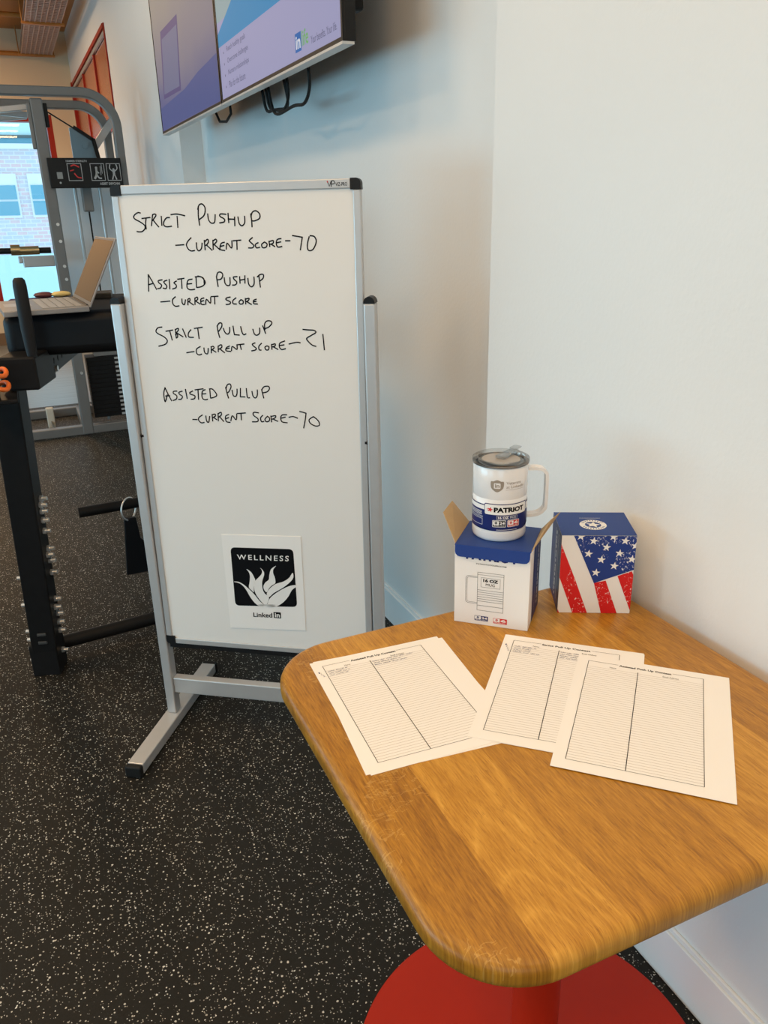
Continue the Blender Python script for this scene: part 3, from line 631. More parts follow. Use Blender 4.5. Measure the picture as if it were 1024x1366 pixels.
ik.stroke([(39, 88.8), (24, 88.8), (21, 87.6), (19.6, 84.6), (19.6, 43), (21, 40), (24, 38.9), (39, 38.9)], 0.45, smooth=False)
ik.stroke([(39, 86.6), (25, 86.6), (22.6, 85.6), (21.8, 83.0), (21.8, 44.5), (22.6, 42), (25, 41.1), (39, 41.1)], 0.4, smooth=False)
ik.frame(44.8, 70.6, 77, 88.2, 0.4); ik.text('16 OZ', 48.5, 80.2, 73.5, 86.0, bold=0.05); ik.text('MUG', 53, 73.4, 68, 78.2)
ik.build('front_print', print_black, carton, front(0.0005))
def badge(parent, x0, y0, x1, y1, txt, m, fn0, e, prefix='badge', cold=True, sl=None):
    b = Ink().rrect(x0, y0, x1, y1, 1.2).build(prefix, m, parent, fn0(e), slice_x=sl)
    xm = x0+(x1-x0)*0.48; yl = y0+(y1-y0)*0.30
    i = Ink(); i.rrect(x0+0.6, yl, xm, y1-0.6, 0.8); i.build(prefix+'_field', white_print, b, fn0(e+0.0001), slice_x=sl)
    i = Ink(); i.text(txt, xm+1.2, yl+0.8, x1-1.4, y1-1.4, bold=0.04); i.text('HOURS COLD' if cold else 'HOURS HOT', x0+1.5, y0+0.8, x1-1.5, yl-0.5, bold=0.02)
    i.build(prefix+'_text', white_print, b, fn0(e+0.0001), slice_x=sl)
    i = Ink(); cx, cy = (x0+xm)/2+0.3, (yl+y1)/2; rr = (y1-yl)*0.30
    i.annulus(cx, cy, rr*0.55, rr, 16)
    for k in range(6): a = k*PI/3; i.stroke([(cx, cy), (cx+rr*0.9*math.cos(a), cy+rr*0.9*math.sin(a))], rr*0.2)
    i.build(prefix+'_symbol', m, b, fn0(e+0.0002), slice_x=sl)
badge(carton, 35.3, 7.6, 58.1, 16.9, '24', navy_m, front, 0.0004)
badge(carton, 67.1, 6.6, 90.1, 16.6, '6', red_print, front, 0.0004, cold=False)
side = lambda e: (lambda x, y: (BW+e, x*mm, y*mm))
Ink().rect(34, 0.5, 105.5, 141).build('side_band', navy_m, carton, side(0.0004))
sk = Ink()
for k in range(14): sk.rect(78, 14+8.6*k, 84, 19+8.6*k+(k % 3)*1.5)
sk.rect(92, 12, 93, 132); sk.rect(54, 12, 55, 132); sk.build('side_text', white_print, carton, side(0.0006))
sk = Ink().rect(24.5, 50, 25.5, 100); sk.build('side_line', print_grey, carton, side(0.0006))

# ---------------------------------------------------------------- closed flag carton
c2 = thing('mug_carton', 'closed mug carton with a worn stars and stripes flag print', 'box', (0.7562, 0.9880, TZ), math.radians(-28.2), 'mug cartons')
B2, D2, H2 = 0.1220, 0.106, 0.1440
cb = MB().span((0, 0, 0), (B2, D2, H2)).build('carton_body', carton_m, c2, bevel=0.0006)
W2 = B2*1000
def clip(poly, x0, x1, y0, y1):
    def cut(P, ins, inter):
        out = []
        for a, b in zip(P, P[1:]+P[:1]):
            if ins(a): out.append(a)
            if ins(a) != ins(b): out.append(inter(a, b))
        return out
    def ix(xc): return lambda a, b: (xc, a[1]+(b[1]-a[1])*(xc-a[0])/(b[0]-a[0]))
    def iy(yc): return lambda a, b: (a[0]+(b[0]-a[0])*(yc-a[1])/(b[1]-a[1]), yc)
    P = cut(poly, lambda p: p[0] >= x0, ix(x0)); P = cut(P, lambda p: p[0] <= x1, ix(x1)) if P else P
    P = cut(P, lambda p: p[1] >= y0, iy(y0)) if P else P; P = cut(P, lambda p: p[1] <= y1, iy(y1)) if P else P
    return P
r = Ink()
r.poly([(0, 121), (0.2, 67), (25.2, 0.3), (50.3, 0.3), (27, 62), (3.5, 121)][0:5]+[(0, 128)])
r.poly([(57.9, 57.4), (77.3, 62.0), (100.4, 0.3), (73.7, 0.3)])
r.poly([(96.1, 70.8), (119.0, 79.8), (122, 73), (122, 7.0), (121.3, 7.5)])
r.poly([(0, 0.3), (0, 7), (3.0, 0.3)])
r.build('flag_stripes', flag_red, cb, front(0.0004))
r = Ink(); r.poly([(19.5, 143.8), (57.9, 57.0), (122, 82.5), (122, 143.8)]); r.build('flag_canton', flag_blue, cb, front(0.0005))
r = Ink()
for x, y in ((52.3, 134.5), (45.3, 111.4), (67.1, 100.8), (59.8, 76.8), (74.1, 123.4), (89.2, 89.4), (96.0, 112.6), (103.7, 135.0)): r.star(x, y, 7.6, 0.12)
for x, y in ((31, 142.5), (84, 142.2), (121, 126), (117.2, 102)):
    st = Ink().star(x, y, 7.6, 0.12); P = clip(st.v, 0.2, W2-0.2, 0.2, 143.8)
    if len(P) > 2: r.poly(P)
r.build('flag_stars', white_print, cb, front(0.0007))
topf = lambda e: (lambda x, y: (x*mm, y*mm, H2+e))
Ink().rect(-0.3, -0.3, W2+0.3, D2*1000).build('lid_print', blue_m, cb, topf(0.0005))
s2 = Ink(); s2.annulus(58.5, 46.5, 13.5, 22.5, 48); s2.star(58.5, 46.5, 12.5, 0.2, 0.45); s2.rect(40, 77.0, 76, 77.8)
s2.build('lid_seal', white_print, cb, topf(0.0007))
s3 = Ink()
for k in range(26):
    a = 2*PI*k/26
    if abs(math.sin(a)) > 0.25: s3.stroke([(58.5+17*math.cos(a), 46.5+17*math.sin(a)), (58.5+20*math.cos(a), 46.5+20*math.sin(a))], 1.7)
s3.build('lid_seal_text', blue_m, cb, topf(0.0009))
lf = lambda e: (lambda x, y: (-e, x*mm, y*mm))
Ink().rect(0.5, 0.5, 105, 143.5).build('side_band', navy_m, cb, lf(0.0004))
sk = Ink()
for k in range(14): sk.rect(46, 12+8.8*k, 52, 17+8.8*k+(k % 3)*1.5)
sk.rect(60, 12, 61.5, 134); sk.rect(28, 12, 29.5, 134); sk.build('side_text', white_print, cb, lf(0.0006))

# ---------------------------------------------------------------- insulated mug with clear lid
MR, MHt = 0.0445, 0.1255
mg = thing('travel_mug', 'white insulated handled mug with clear lid standing on opened carton', 'mug', (0.672, 1.050, TZ+BH+0.0004), 0.0)
vd = math.atan2(-1.050, -0.672)
MB().lathe([(0, 0.0), (0.0415, 0.0), (0.0438, 0.0022), (MR, 0.006), (MR, 0.0155), (MR-0.0006, 0.016), (MR, 0.0165), (MR, 0.0715), (MR-0.0005, 0.0722), (MR-0.0005, 0.0732), (MR, 0.074), (MR, MHt-0.002), (MR-0.001, MHt), (MR-0.0035, MHt), (MR-0.004, MHt-0.004), (MR-0.004, 0.02), (0, 0.02)], n=96).build('body', mug_m, mg, smooth=True)
hd = vd+math.radians(97)
hx, hy = math.cos(hd), math.sin(hd)
prof = [(-0.003, 0.1135), (0.012, 0.1135), (0.022, 0.1120), (0.0285, 0.1065), (0.031, 0.098), (0.031, 0.052), (0.0285, 0.0425), (0.021, 0.0355), (0.010, 0.0325), (-0.003, 0.0320)]
hp = []
for i in range(len(prof)-1):
    p0, p1, p2, p3 = [Vector(prof[min(max(i+k, 0), len(prof)-1)]) for k in (-1, 0, 1, 2)]
    for k in range(4):
        t = k/4; hp.append(0.5*((2*p1)+(p2-p0)*t+(2*p0-5*p1+4*p2-p3)*t*t+(3*p1-p0-3*p2+p3)*t**3))
hp.append(Vector(prof[-1]))
MB().rectpath([((MR+p.x)*hx, (MR+p.x)*hy, p.y) for p in hp], 0.016, 0.0052, (-hy, hx, 0)).build('handle', mug_m, mg, bevel=0.0018, seg=3, smooth=True)
ld = MB().lathe([(0, 0.129), (0.0335, 0.129), (0.0355, 0.1285), (0.037, 0.1335), (0.043, 0.1342), (0.0462, 0.1325), (0.0465, 0.128), (0.0452, 0.1255), (0.0405, 0.1255), (0.0400, 0.121), (0.0385, 0.121), (0.037, 0.1265), (0, 0.127)], n=96).build('lid', lid_m, mg, smooth=True)
MB().lathe([(0.0402, 0.1225), (0.0428, 0.1256), (0.0458, 0.1256), (0.0458, 0.1270), (0.0425, 0.1270), (0.0402, 0.1262), (0.0402, 0.1225)], n=96).build('gasket', mat('grey_gasket', (0.11, 0.105, 0.10), 0.35), ld, smooth=True)
sl = vd+math.radians(150); sxv, syv = math.cos(sl), math.sin(sl)
slm = MB(); R2 = Matrix.Rotation(sl, 3, 'Z')
slm.box((0.020*sxv, 0.020*syv, 0.1325), (0.050, 0.017, 0.005), R2).box((0.047*sxv, 0.047*syv, 0.137), (0.018, 0.014, 0.003), R2)
slm.build('slider_tab', lid_m, ld, bevel=0.0015)
MB().lathe([(0, 0.1293), (0.031, 0.1293), (0.031, 0.1268), (0, 0.1268)], n=64).build('lid_floor', mat('lid_floor_grey', (0.34, 0.32, 0.30), 0.25), ld)
def mugfn(e): return lambda x, y: ((MR+e)*math.cos(vd+x/44.5), (MR+e)*math.sin(vd+x/44.5), y*mm)
dg = lambda d: math.radians(d)*44.5
# etched shield mark and two faint lines of text
i = Ink(); x0, x1 = dg(-19), dg(7.5)
sh = [(x0, 104), (x0+4, 104.5), ((x0+x1)/2, 107), (x1-4, 104.5), (x1, 104), (x1, 96), (x1-2.5, 91), ((x0+x1)/2, 86.5), (x0+2.5, 91), (x0, 96)]
i.poly(smooth_poly(sh, 3)); i.build('shield_mark', mug_print, mg, mugfn(0.0003), slice_x=3)
i = Ink(); i.rrect(x0+5, 92.5, x1-5, 101.8, 1.5); i.build('shield_field', mug_m, mg, mugfn(0.0005), slice_x=3)
i = Ink(); i.text('in', x0+6.8, 94.2, x1-6.6, 100.6, bold=0.03); i.build('shield_letters', mug_print, mg, mugfn(0.0007), slice_x=3)
i = Ink(); i.text('Veterans', dg(13), 99.2, dg(47), 104.0); i.text('at LinkedIn', dg(13), 92.8, dg(55), 97.4); i.rect(dg(12), 90.0, dg(56), 90.4)
i.build('etched_text', mug_print, mg, mugfn(0.0003), slice_x=3)
# paper sleeve: white upper band, blue body with lower tab, plaque
i = Ink(); i.poly([(dg(-150), 63.5), (dg(-150), 22), (dg(-24), 22.5), (dg(-19), 19.5), (dg(60), 19.5), (dg(66), 27), (dg(110), 27), (dg(110), 63.5)])
i.build('sleeve', navy_m, mg, mugfn(0.0006), slice_x=2)
i = Ink(); i.poly([(dg(-150), 61.8), (dg(-150), 54.5), (dg(-31), 54.5), (dg(-31), 61.8)]); i.poly([(dg(68), 61.8), (dg(68), 50), (dg(110), 50), (dg(110), 61.8)])
i.build('sleeve_band', white_print, mg, mugfn(0.0008), slice_x=2)
i = Ink(); i.rrect(dg(-32), 46.5, dg(66), 66.5, 3); i.build('plaque_edge', navy_m, mg, mugfn(0.0010), slice_x=2)
i = Ink(); i.rrect(dg(-30.5), 47.8, dg(64.5), 65.2, 2.4); i.build('plaque', white_print, mg, mugfn(0.0012), slice_x=2)
i = Ink(); i.text('PATRIOT', dg(-11), 52.2, dg(56), 60.8, bold=0.055); i.build('plaque_text', print_black, mg, mugfn(0.0014), slice_x=2)
i = Ink(); i.star(dg(-18.5), 56.5, 5.0, 0.2); i.rect(dg(-25), 54.6, dg(-20), 55.6); i.rect(dg(-26), 56.6, dg(-20), 57.4); i.build('plaque_star', red_print, mg, mugfn(0.0014), slice_x=2)
i = Ink(); i.text('16 OZ', dg(-2), 41.2, dg(20), 45.2, bold=0.04); i.text('MUG', dg(23), 41.4, dg(36), 45.0)
i.frame(dg(-5), 39.8, dg(39), 46.2, 0.35)
for k in range(4): i.rect(dg(-88), 50.5-1.9*k, dg(-38), 51.2-1.9*k)
i.frame(dg(-90), 40.0, dg(-36), 42.6, 0.5); i.frame(dg(-90), 27.5, dg(-36), 38.5, 0.5); i.rect(dg(-5), 21.6, dg(40), 22.3)
i.build('sleeve_text', white_print, mg, mugfn(0.0010), slice_x=2)
i = Ink(); i.rrect(dg(-13.5), 26.6, dg(14.7), 38.6, 1.6); i.rrect(dg(17.5), 26.6, dg(45), 38.6, 1.6); i.build('badge_edge', white_print, mg, mugfn(0.0009), slice_x=2)
badge(mg, dg(-12.5), 27.4, dg(13.7), 37.8, '24', print_black, mugfn, 0.0011, 'cold_badge', True, 2)
badge(mg, dg(18.5), 27.4, dg(44), 37.8, '6', red_print, mugfn, 0.0011, 'hot_badge', False, 2)

# ================================================================ wall displays
def emis(name, col, st):
    m = mat(name, (0.01, 0.01, 0.01), 0.5, 0, 0.1, emit=col, es=st); return m
def screen_gradient(name, stops, st, rot):
    m = mat(name, (0.008, 0.008, 0.01), 0.5, 0, 0.1); t = NT(m)
    tc = t.add('ShaderNodeTexCoord'); mp = t.add('ShaderNodeMapping'); mp.inputs['Rotation'].default_value = rot
    t.l.new(tc.outputs['Generated'], mp.inputs[0]); sx = t.add('ShaderNodeSeparateXYZ'); t.l.new(mp.outputs[0], sx.inputs[0])
    n = t.noise(tc.outputs['Generated'], 2.2, 2); f = t.math('MULTIPLY_ADD', n, 0.35, sx.outputs[1])
    t.l.new(t.ramp(f, stops), t.b.inputs['Emission Color']); t.b.inputs['Emission Strength'].default_value = st; return m
DX, DZ0, DZ1 = 0.800, 1.772, 2.472
def display(label, y0, y1):
    t = thing('wall_display', label, 'screen', (DX, (y0+y1)/2, DZ0))
    h = (y1-y0)/2; H = DZ1-DZ0
    MB().span((0.004, -h, 0), (0.036, h, H)).build('housing', black_plastic, t, bevel=0.003)
    MB().span((0.0, -h, 0.0), (0.004, h, 0.010)).span((0, -h, H-0.010), (0.004, h, H)).span((0, -h, 0.010), (0.004, -h+0.010, H-0.010)).span((0, h-0.010, 0.010), (0.004, h, H-0.010)).build('bezel', black_plastic, t)
    MB().span((-0.001, -h, -0.006), (0.030, h, 0.0)).build('bottom_trim', alu, t)
    MB().span((0.036, -0.30, 0.20), (0.075, 0.30, 0.50)).build('rear_housing', black_plastic, t, bevel=0.008)
    return t, h, H
# near display
d1, h, H = display('right-hand wall display with lavender slide, bullet list and logo', 1.995, 3.205)
scr = MB().span((0.002, -h+0.010, 0.010), (0.0035, h-0.010, H-0.010)).build('screen', emis('screen_lavender', srgb(172, 172, 212), 0.75), d1)
sf = lambda e: (lambda x, y: (0.002-e, h-x, y))     # x from the display's left edge as seen, y up
Ink().rect(0.012, 0.250, 1.198, 0.688).build('slide_photo', screen_gradient('screen_sky', [(0.1, srgb(70, 165, 205)), (0.4, srgb(95, 170, 200)), (0.8, srgb(160, 185, 190))], 0.75, (0, 0, 0)), scr, sf(0.0004))
i = Ink(); i.poly([(0.012, 0.175), (0.012, 0.215), (0.30, 0.300), (0.75, 0.36), (1.198, 0.40), (1.198, 0.175)]); i.build('slide_band', emis('screen_cyan', srgb(48, 148, 205), 0.75), scr, sf(0.0006))
i = Ink()
for k, s_ in enumerate(('Reach healthy goals', 'Overcome challenges', 'Nurture relationships', 'Plan for the future')):
    y = 0.143-0.0355*k; i.text(s_, 0.120, y, 0.365+0.025*(k in (1, 2))-0.03*(k == 3), y+0.021); i.disc(0.075, y+0.008, 0.004, 12)
i.text('Your benefits. Your life.', 0.985, 0.030, 1.172, 0.048); i.build('slide_text', emis('screen_text', srgb(96, 98, 130), 0.7), scr, sf(0.0006))
Ink().rect(0.858, 0.028, 0.908, 0.073).build('slide_logo_block', emis('screen_blue', srgb(30, 110, 190), 0.75), scr, sf(0.0006))
Ink().text('in', 0.864, 0.035, 0.902, 0.066, bold=0.03).build('slide_logo_letters', emis('screen_white', srgb(225, 230, 240), 0.8), scr, sf(0.0008))
Ink().text('life', 0.912, 0.036, 0.966, 0.073, bold=0.012).build('slide_logo_word', emis('screen_green', srgb(120, 190, 110), 0.75), scr, sf(0.0006))
# far display
d2, h2, H = display('left-hand wall display with a violet blue picture slide', 3.215, 4.470)
scr2 = MB().span((0.002, -h2+0.010, 0.010), (0.0035, h2-0.010, H-0.010)).build('screen', screen_gradient('screen_violet', [(0.0, srgb(92, 104, 160)), (0.30, srgb(112, 116, 165)), (0.55, srgb(150, 146, 165)), (0.95, srgb(168, 164, 160))], 0.62, (-PI/2, 0, 0)), d2)
sf2 = lambda e: (lambda x, y: (0.002-e, h2-x, y))
Ink().poly([(0.0145, 0.0145), (1.24, 0.0145), (1.24, 0.168), (0.90, 0.152), (0.62, 0.126), (0.25, 0.118), (0.0145, 0.112)]).build('slide_hill', emis('screen_hill', srgb(88, 104, 168), 0.6), scr2, sf2(0.0003))
i = Ink(); i.poly([(0.124, 0.142), (0.545, 0.132), (0.610, 0.408), (0.205, 0.412)]); i.build('slide_tablet_edge', emis('screen_tablet', srgb(100, 92, 150), 0.6), scr2, sf2(0.0004))
i = Ink(); i.poly([(0.150, 0.160), (0.525, 0.150), (0.585, 0.375), (0.225, 0.378)]); i.build('slide_tablet_face', emis('screen_tablet_face', srgb(128, 134, 172), 0.6), scr2, sf2(0.0006))
# mounts and cables behind the displays
mt = thing('display_mount', 'black swing-arm bracket holding the right-hand display off the wall', 'wall bracket', (1.045, 2.60, 1.84))
MB().span((-0.022, -0.05, 0.15), (0.0, 0.05, 0.5)).build('wall_plate', black_metal, mt, bevel=0.004)
MB().beam((-0.02, 0, 0.22), (-0.165, -0.48, 0.22), 0.03, 0.05).beam((-0.02, 0, 0.40), (-0.165, -0.48, 0.40), 0.03, 0.05).build('arm', black_metal, mt, bevel=0.004)
MB().span((-0.209, -0.52, 0.015), (-0.150, -0.48, 0.50)).build('rail', black_metal, mt, bevel=0.008)
mt2 = thing('display_mount', 'black bracket behind the left-hand display at the recess', 'wall bracket', (1.045, 3.8, 1.90))
MB().span((-0.022, -0.1, 0.0), (0.0, 0.1, 0.4)).build('wall_plate', black_metal, mt2, bevel=0.004)
MB().span((-0.17, -0.03, 0.15), (-0.022, 0.03, 0.25)).build('arm', black_metal, mt2, bevel=0.004)
cb1 = MB()
for pts in ([(0.86, 2.42, 1.80), (0.87, 2.44, 1.735), (0.88, 2.52, 1.700), (0.885, 2.64, 1.705), (0.88, 2.80, 1.698), (0.88, 2.86, 1.74), (0.87, 2.86, 1.83)],
            [(0.87, 2.66, 1.82), (0.88, 2.67, 1.74), (0.885, 2.74, 1.705), (0.885, 2.84, 1.715), (0.88, 2.92, 1.725), (0.87, 2.93, 1.82)],
            [(0.87, 2.70, 1.82), (0.89, 2.71, 1.72), (0.885, 2.80, 1.712), (0.88, 2.88, 1.73), (0.87, 2.89, 1.82)]):
    P = [Vector(p) for p in pts]; Q = []
    for a in range(len(P)-1):
        p0, p1, p2, p3 = [P[min(max(a+k, 0), len(P)-1)] for k in (-1, 0, 1, 2)]
        for k in range(6): t = k/6; Q.append(0.5*((2*p1)+(p2-p0)*t+(2*p0-5*p1+4*p2-p3)*t*t+(3*p1-p0-3*p2+p3)*t**3))
    cb1.tube(Q+[P[-1]], 0.005, 8)
cbo = cb1.build('cable_bundle', black_rubber, None, smooth='all'); tag(cbo, 'looped black cables hanging below the right-hand display', 'cable')
cb2 = MB().tube([(0.86, 3.33, 1.82), (0.87, 3.36, 1.755), (0.87, 3.44, 1.735), (0.87, 3.55, 1.745), (0.86, 3.62, 1.82)], 0.005, 8).build('cable', black_rubber, None, smooth='all')
tag(cb2, 'short black cable loop below the joint of the two displays', 'cable')

# ================================================================ padded exercise bench with its laptop
bn = thing('exercise_bench', 'black steel exercise bench with thick pad, bolted leg and upright grip', 'exercise bench', (0.0, 2.5, 0.0))
LB, LT = V(-0.104, 0.03, 0.0), V(-0.070, -0.050, 0.955)
rz = math.radians(-17.6); RZ = Matrix.Rotation(rz, 3, 'Z')
def leg(B, T, nm='leg'):
    mb = MB(); ax = RZ @ V(1, 0, 0)*0.039; ay = RZ @ V(0, 1, 0)*0.039
    A = [mb.bm.verts.new(B+ax*i+ay*j) for i, j in ((-1, -1), (1, -1), (1, 1), (-1, 1))]
    D = [mb.bm.verts.new(T+ax*i+ay*j) for i, j in ((-1, -1), (1, -1), (1, 1), (-1, 1))]
    for k in range(4): mb.bm.faces.new((A[k], A[(k+1) % 4], D[(k+1) % 4], D[k]))
    mb.bm.faces.new(A[::-1]); mb.bm.faces.new(D); return mb.build(nm, black_metal, bn, bevel=0.004)
leg_a = leg(LB, LT)
foot = MB(); foot.box(LB+V(0.0, 0.0, 0.055), (0.086, 0.090, 0.11), RZ); foot.build('leg_shoe', black_metal, leg_a, bevel=0.004)
slot_m = mat('slot_grey', (0.05, 0.05, 0.05), 0.4)
for zz in (0.125, 0.155):
    p = LB.lerp(LT, zz/0.955)+RZ @ V(0, -0.041, 0); MB().box(p, (0.028, 0.006, 0.010), RZ).build('slot', slot_m, leg_a, bevel=0.002)
leg(V(0.50, 0.18, 0.0), V(0.44, 0.06, 0.955))
bolt0 = None
dirx = RZ @ V(1, 0, 0)
def bolt(z, sgn, off=0.0, tip=chrome):
    p = LB.lerp(LT, z/0.955)+RZ @ V(sgn*0.039, off, 0)
    mb = MB(); q = p+dirx*sgn*0.008; mb.cyl(p, q, 0.0105, n=6); mb.cyl(q, p+dirx*sgn*0.021, 0.0062, n=10)
    mb.build('bolt', tip, leg_a)
for z in (0.605, 0.588, 0.568, 0.538, 0.502, 0.437, 0.420, 0.395, 0.353, 0.257, 0.232, 0.203, 0.171, 0.139, 0.063): bolt(z, 1, 0.012 if int(z*1000) % 2 else 0.0)
for z in (0.345, 0.247, 0.149, 0.117, 0.085, 0.04): bolt(z, -1, 0.0)
slv = MB(); slv.box((-0.009, -0.089, 1.006), (0.098, 0.170, 0.090), RZ); slv.build('sleeve', black_metal, bn, bevel=0.006)
arm_d = V(0.26, 0.97, 0).normalized()
arm = MB(); a0 = V(-0.012, -0.03, 0.985); arm.beam(a0, a0+arm_d*1.0, 0.065, 0.075); arm_o = arm.build('arm', black_metal, bn, bevel=0.004)
ah = MB(); side_n = V(arm_d.y, -arm_d.x, 0)
for k in range(7):
    p = a0+arm_d*(0.13+0.055*k)+side_n*0.0335; ah.cyl(p, p-side_n*0.004, 0.009, n=14)
ah.build('arm_holes', mat('hole_black', (0.003, 0.003, 0.003), 0.8), arm_o)
pb = a0+arm_d*0.075+side_n*0.033+V(0, 0, -0.005)
MB().cyl(pb, pb+side_n*0.012, 0.011, n=8).cyl(pb+side_n*0.012, pb+side_n*0.030, 0.006, n=12).cyl(pb+side_n*0.02, pb+side_n*0.034, 0.009, n=8).build('arm_bolt', chrome, arm_o)
gx, gy = 0.008, -0.164
grip = MB().lathe([(0, 1.046), (0.012, 1.046), (0.0145, 1.075), (0.0148, 1.09), (0.0168, 1.12), (0.0168, 1.232), (0.0150, 1.246), (0.010, 1.252), (0, 1.253)], (gx, gy, 0), 28).build('grip', mat('grip_rubber', (0.010, 0.0105, 0.012), 0.55, 0, 0.25), bn, smooth=True)
pad = MB(); PR = Matrix.Rotation(math.radians(-8), 3, 'Z')
pad.box(V(-0.055, -0.055, 1.090)+PR @ V(0.24, 0.26, 0), (0.48, 0.52, 0.120), PR)
pad.build('pad', black_pad, bn, bevel=0.028, seg=5, smooth=True)
MB().box(V(0.245, 0.30, 1.158), (0.07, 0.10, 0.018), PR).build('pad_bracket', mat('dark_brown_metal', (0.05, 0.04, 0.03), 0.4), bn, bevel=0.003)
MB().cyl((-0.06, 0.10, 0.05), (0.52, 0.16, 0.05), 0.0225, n=24).build('base_tube', black_metal, bn, smooth=True)
MB().cyl((0.071, 0.45, 0.378), (0.55, 0.47, 0.380), 0.0195, n=24).build('weight_peg', black_metal, bn, smooth=True)
MB().beam((0.50, 0.47, 0.38), (0.50, 0.47, 0.95), 0.05, 0.05).build('pendulum', black_metal, bn, bevel=0.003)
# belt hanging from a steel ring on the weight peg
bl = thing('lifting_strap', 'black strap hanging from a steel ring on the low peg', 'strap', (0.247, 2.957, 0.0))
ring = []
for k in range(40): a = 2*PI*k/40; ring.append((0.043*math.cos(a)*0.69, 0.043*math.cos(a)*0.72, 0.3600+0.043*math.sin(a)))
MB().tube(ring, 0.0032, 10, closed=True).build('ring', chrome, bl, smooth='all')
MB().prism([(-0.022, 0.325), (0.022, 0.325), (0.028, 0.240), (0.048, 0.215), (0.060, 0.095), (-0.042, 0.095)], lambda x, y, d: (x, d, y), -0.012, 0.012).build('strap', black_pad, bl, bevel=0.004)
# orange band looped round the bench's end
ob = MB()
for zz, dy in ((0.005, 0.0), (-0.030, 0.01)):
    ob.tube([(-0.108+0.047*math.cos(a), 2.268+0.040*math.sin(a), 1.02+zz+0.006*math.sin(3*a)) for a in [2*PI*k/32 for k in range(32)]], 0.0062, 10, closed=True)
obo = ob.build('resistance_band', orange_m, None, smooth='all'); tag(obo, 'orange rubber band looped at the end of the black bench', 'exercise band')
MB().span((-0.132, -0.255, 0.955), (-0.086, -0.212, 1.050)).span((-0.132, -0.255, 0.945), (-0.045, -0.12, 0.957)).build('end_block', black_metal, bn, bevel=0.003)

LZ = 1.1506
lp = thing('laptop', 'open grey laptop on the black bench pad', 'laptop', (0.174, 2.384, LZ), math.atan2(0.998, -0.066)-PI/2)
# local x runs away from the hinge towards the user (negative), local y along the hinge
MB().span((-0.218, 0, 0.0), (0.0, 0.32, 0.015)).build('keyboard_base', laptop_m, lp, bevel=0.002)
kb = MB()
for r_ in range(5): kb.span((-0.118+0.0215*r_, 0.018, 0.0150), (-0.101+0.0215*r_, 0.302, 0.0163))
kb.build('key_rows', noisy('key_silver', (0.45, 0.44, 0.43), (0.36, 0.35, 0.34), 30, 0.4), lp)
MB().span((-0.205, 0.115, 0.0150), (-0.135, 0.205, 0.0156)).build('trackpad', mat('trackpad', (0.42, 0.41, 0.40), 0.3), lp)
sa = math.radians(28); sd = V(math.sin(sa), 0, math.cos(sa)); sn = V(-math.cos(sa), 0, math.sin(sa))
def sl_(a, b, m_, nm, bev=0.0):
    mb = MB(); c = V(0, 0, 0.012)
    mb.prism([(a[0], a[1]), (b[0], a[1]), (b[0], b[1]), (a[0], b[1])], lambda x, y, d: tuple(c+V(0, x, 0)+sd*y+sn*d), a[2], b[2]); return mb.build(nm, m_, lp, bevel=bev)
sl_((0.0, 0.0, -0.005), (0.32, 0.200, 0.0), laptop_m, 'screen_lid', 0.0015)
sl_((0.008, 0.014, 0.0), (0.312, 0.192, 0.0006), mat('dark_glossy_screen', (0.02, 0.02, 0.022), 0.12, 0, 0.22), 'screen')
MB().cyl((0.0, 0.03, 0.011), (0.0, 0.29, 0.011), 0.006, n=16).build('hinge', black_plastic, lp, smooth=True)
# things left on the pad beyond the laptop
fo = MB(); fo.box((0.055, 2.80, 1.154), (0.17, 0.07, 0.007), PR); tag(fo.build('folded_cloth', purple_m, None, bevel=0.002), 'thin dark purple folded cloth lying on the pad beyond the laptop', 'cloth')
for (x, y, c_, lb) in ((0.075, 2.795, mat('red_wrap', (0.12, 0.03, 0.03), 0.4), 'small dark red wrapped snack beyond the laptop'), (0.125, 2.79, yellow_m, 'small yellow wrapped snack beyond the laptop')):
    mb = MB(); bmesh.ops.create_uvsphere(mb.bm, u_segments=16, v_segments=10, radius=1.0)
    rr = random.Random(int(x*1000))
    for v in mb.bm.verts: v.co = Vector((v.co.x*0.030, v.co.y*0.016, v.co.z*0.009))*(1+rr.uniform(-0.12, 0.12)); v.co += Vector((x, y, 1.1678))
    tag(mb.build('wrapped_snack', c_, None, smooth='all'), lb, 'snack')

# ================================================================ pull-up and dip machine
MY = 5.66
mc = thing('dip_chin_machine', 'grey steel assisted dip and chin machine with black instruction placard', 'gym machine', (0.0, MY, 0.0))
def arch(xr, zt, r, y, w, h, xl=-0.75):
    pts = [(xl, y, zt), (xr-r-0.3, y, zt)]
    for k in range(13): a = PI/2*(1-k/12); pts.append((xr-r+r*math.cos(a), y, zt-r+r*math.sin(a)))
    pts += [(xr, y, 0.9), (xr, y, 0.0)]
    return MB().rectpath(pts, w, h, (0, 1, 0))
arch(0.735, 2.094, 0.19, 0.0, 0.075, 0.051).build('front_arch', silver, mc, bevel=0.006, smooth=True)
arch(0.725, 2.074, 0.17, 0.46, 0.075, 0.050).build('rear_arch', silver, mc, bevel=0.006, smooth=True)
MB().span((0.252, -0.035, 0.0), (0.322, 0.035, 2.055)).build('upright', silver, mc, bevel=0.008)
MB().span((-0.72, -0.035, 0.0), (-0.65, 0.035, 2.055)).build('upright', silver, mc, bevel=0.008)
MB().span((0.232, -0.03, 1.78), (0.252, 0.03, 2.03)).build('side_plate', silver, mc, bevel=0.004)
for zz in (1.35, 1.25, 1.10, 1.02, 0.42): MB().cyl((0.300, -0.035, zz), (0.300, -0.043, zz), 0.010, n=10).build('bolt', chrome, mc)
MB().span((-0.75, -0.03, 0.0), (0.74, 0.03, 0.060)).build('base_rail', silver, mc, bevel=0.005)
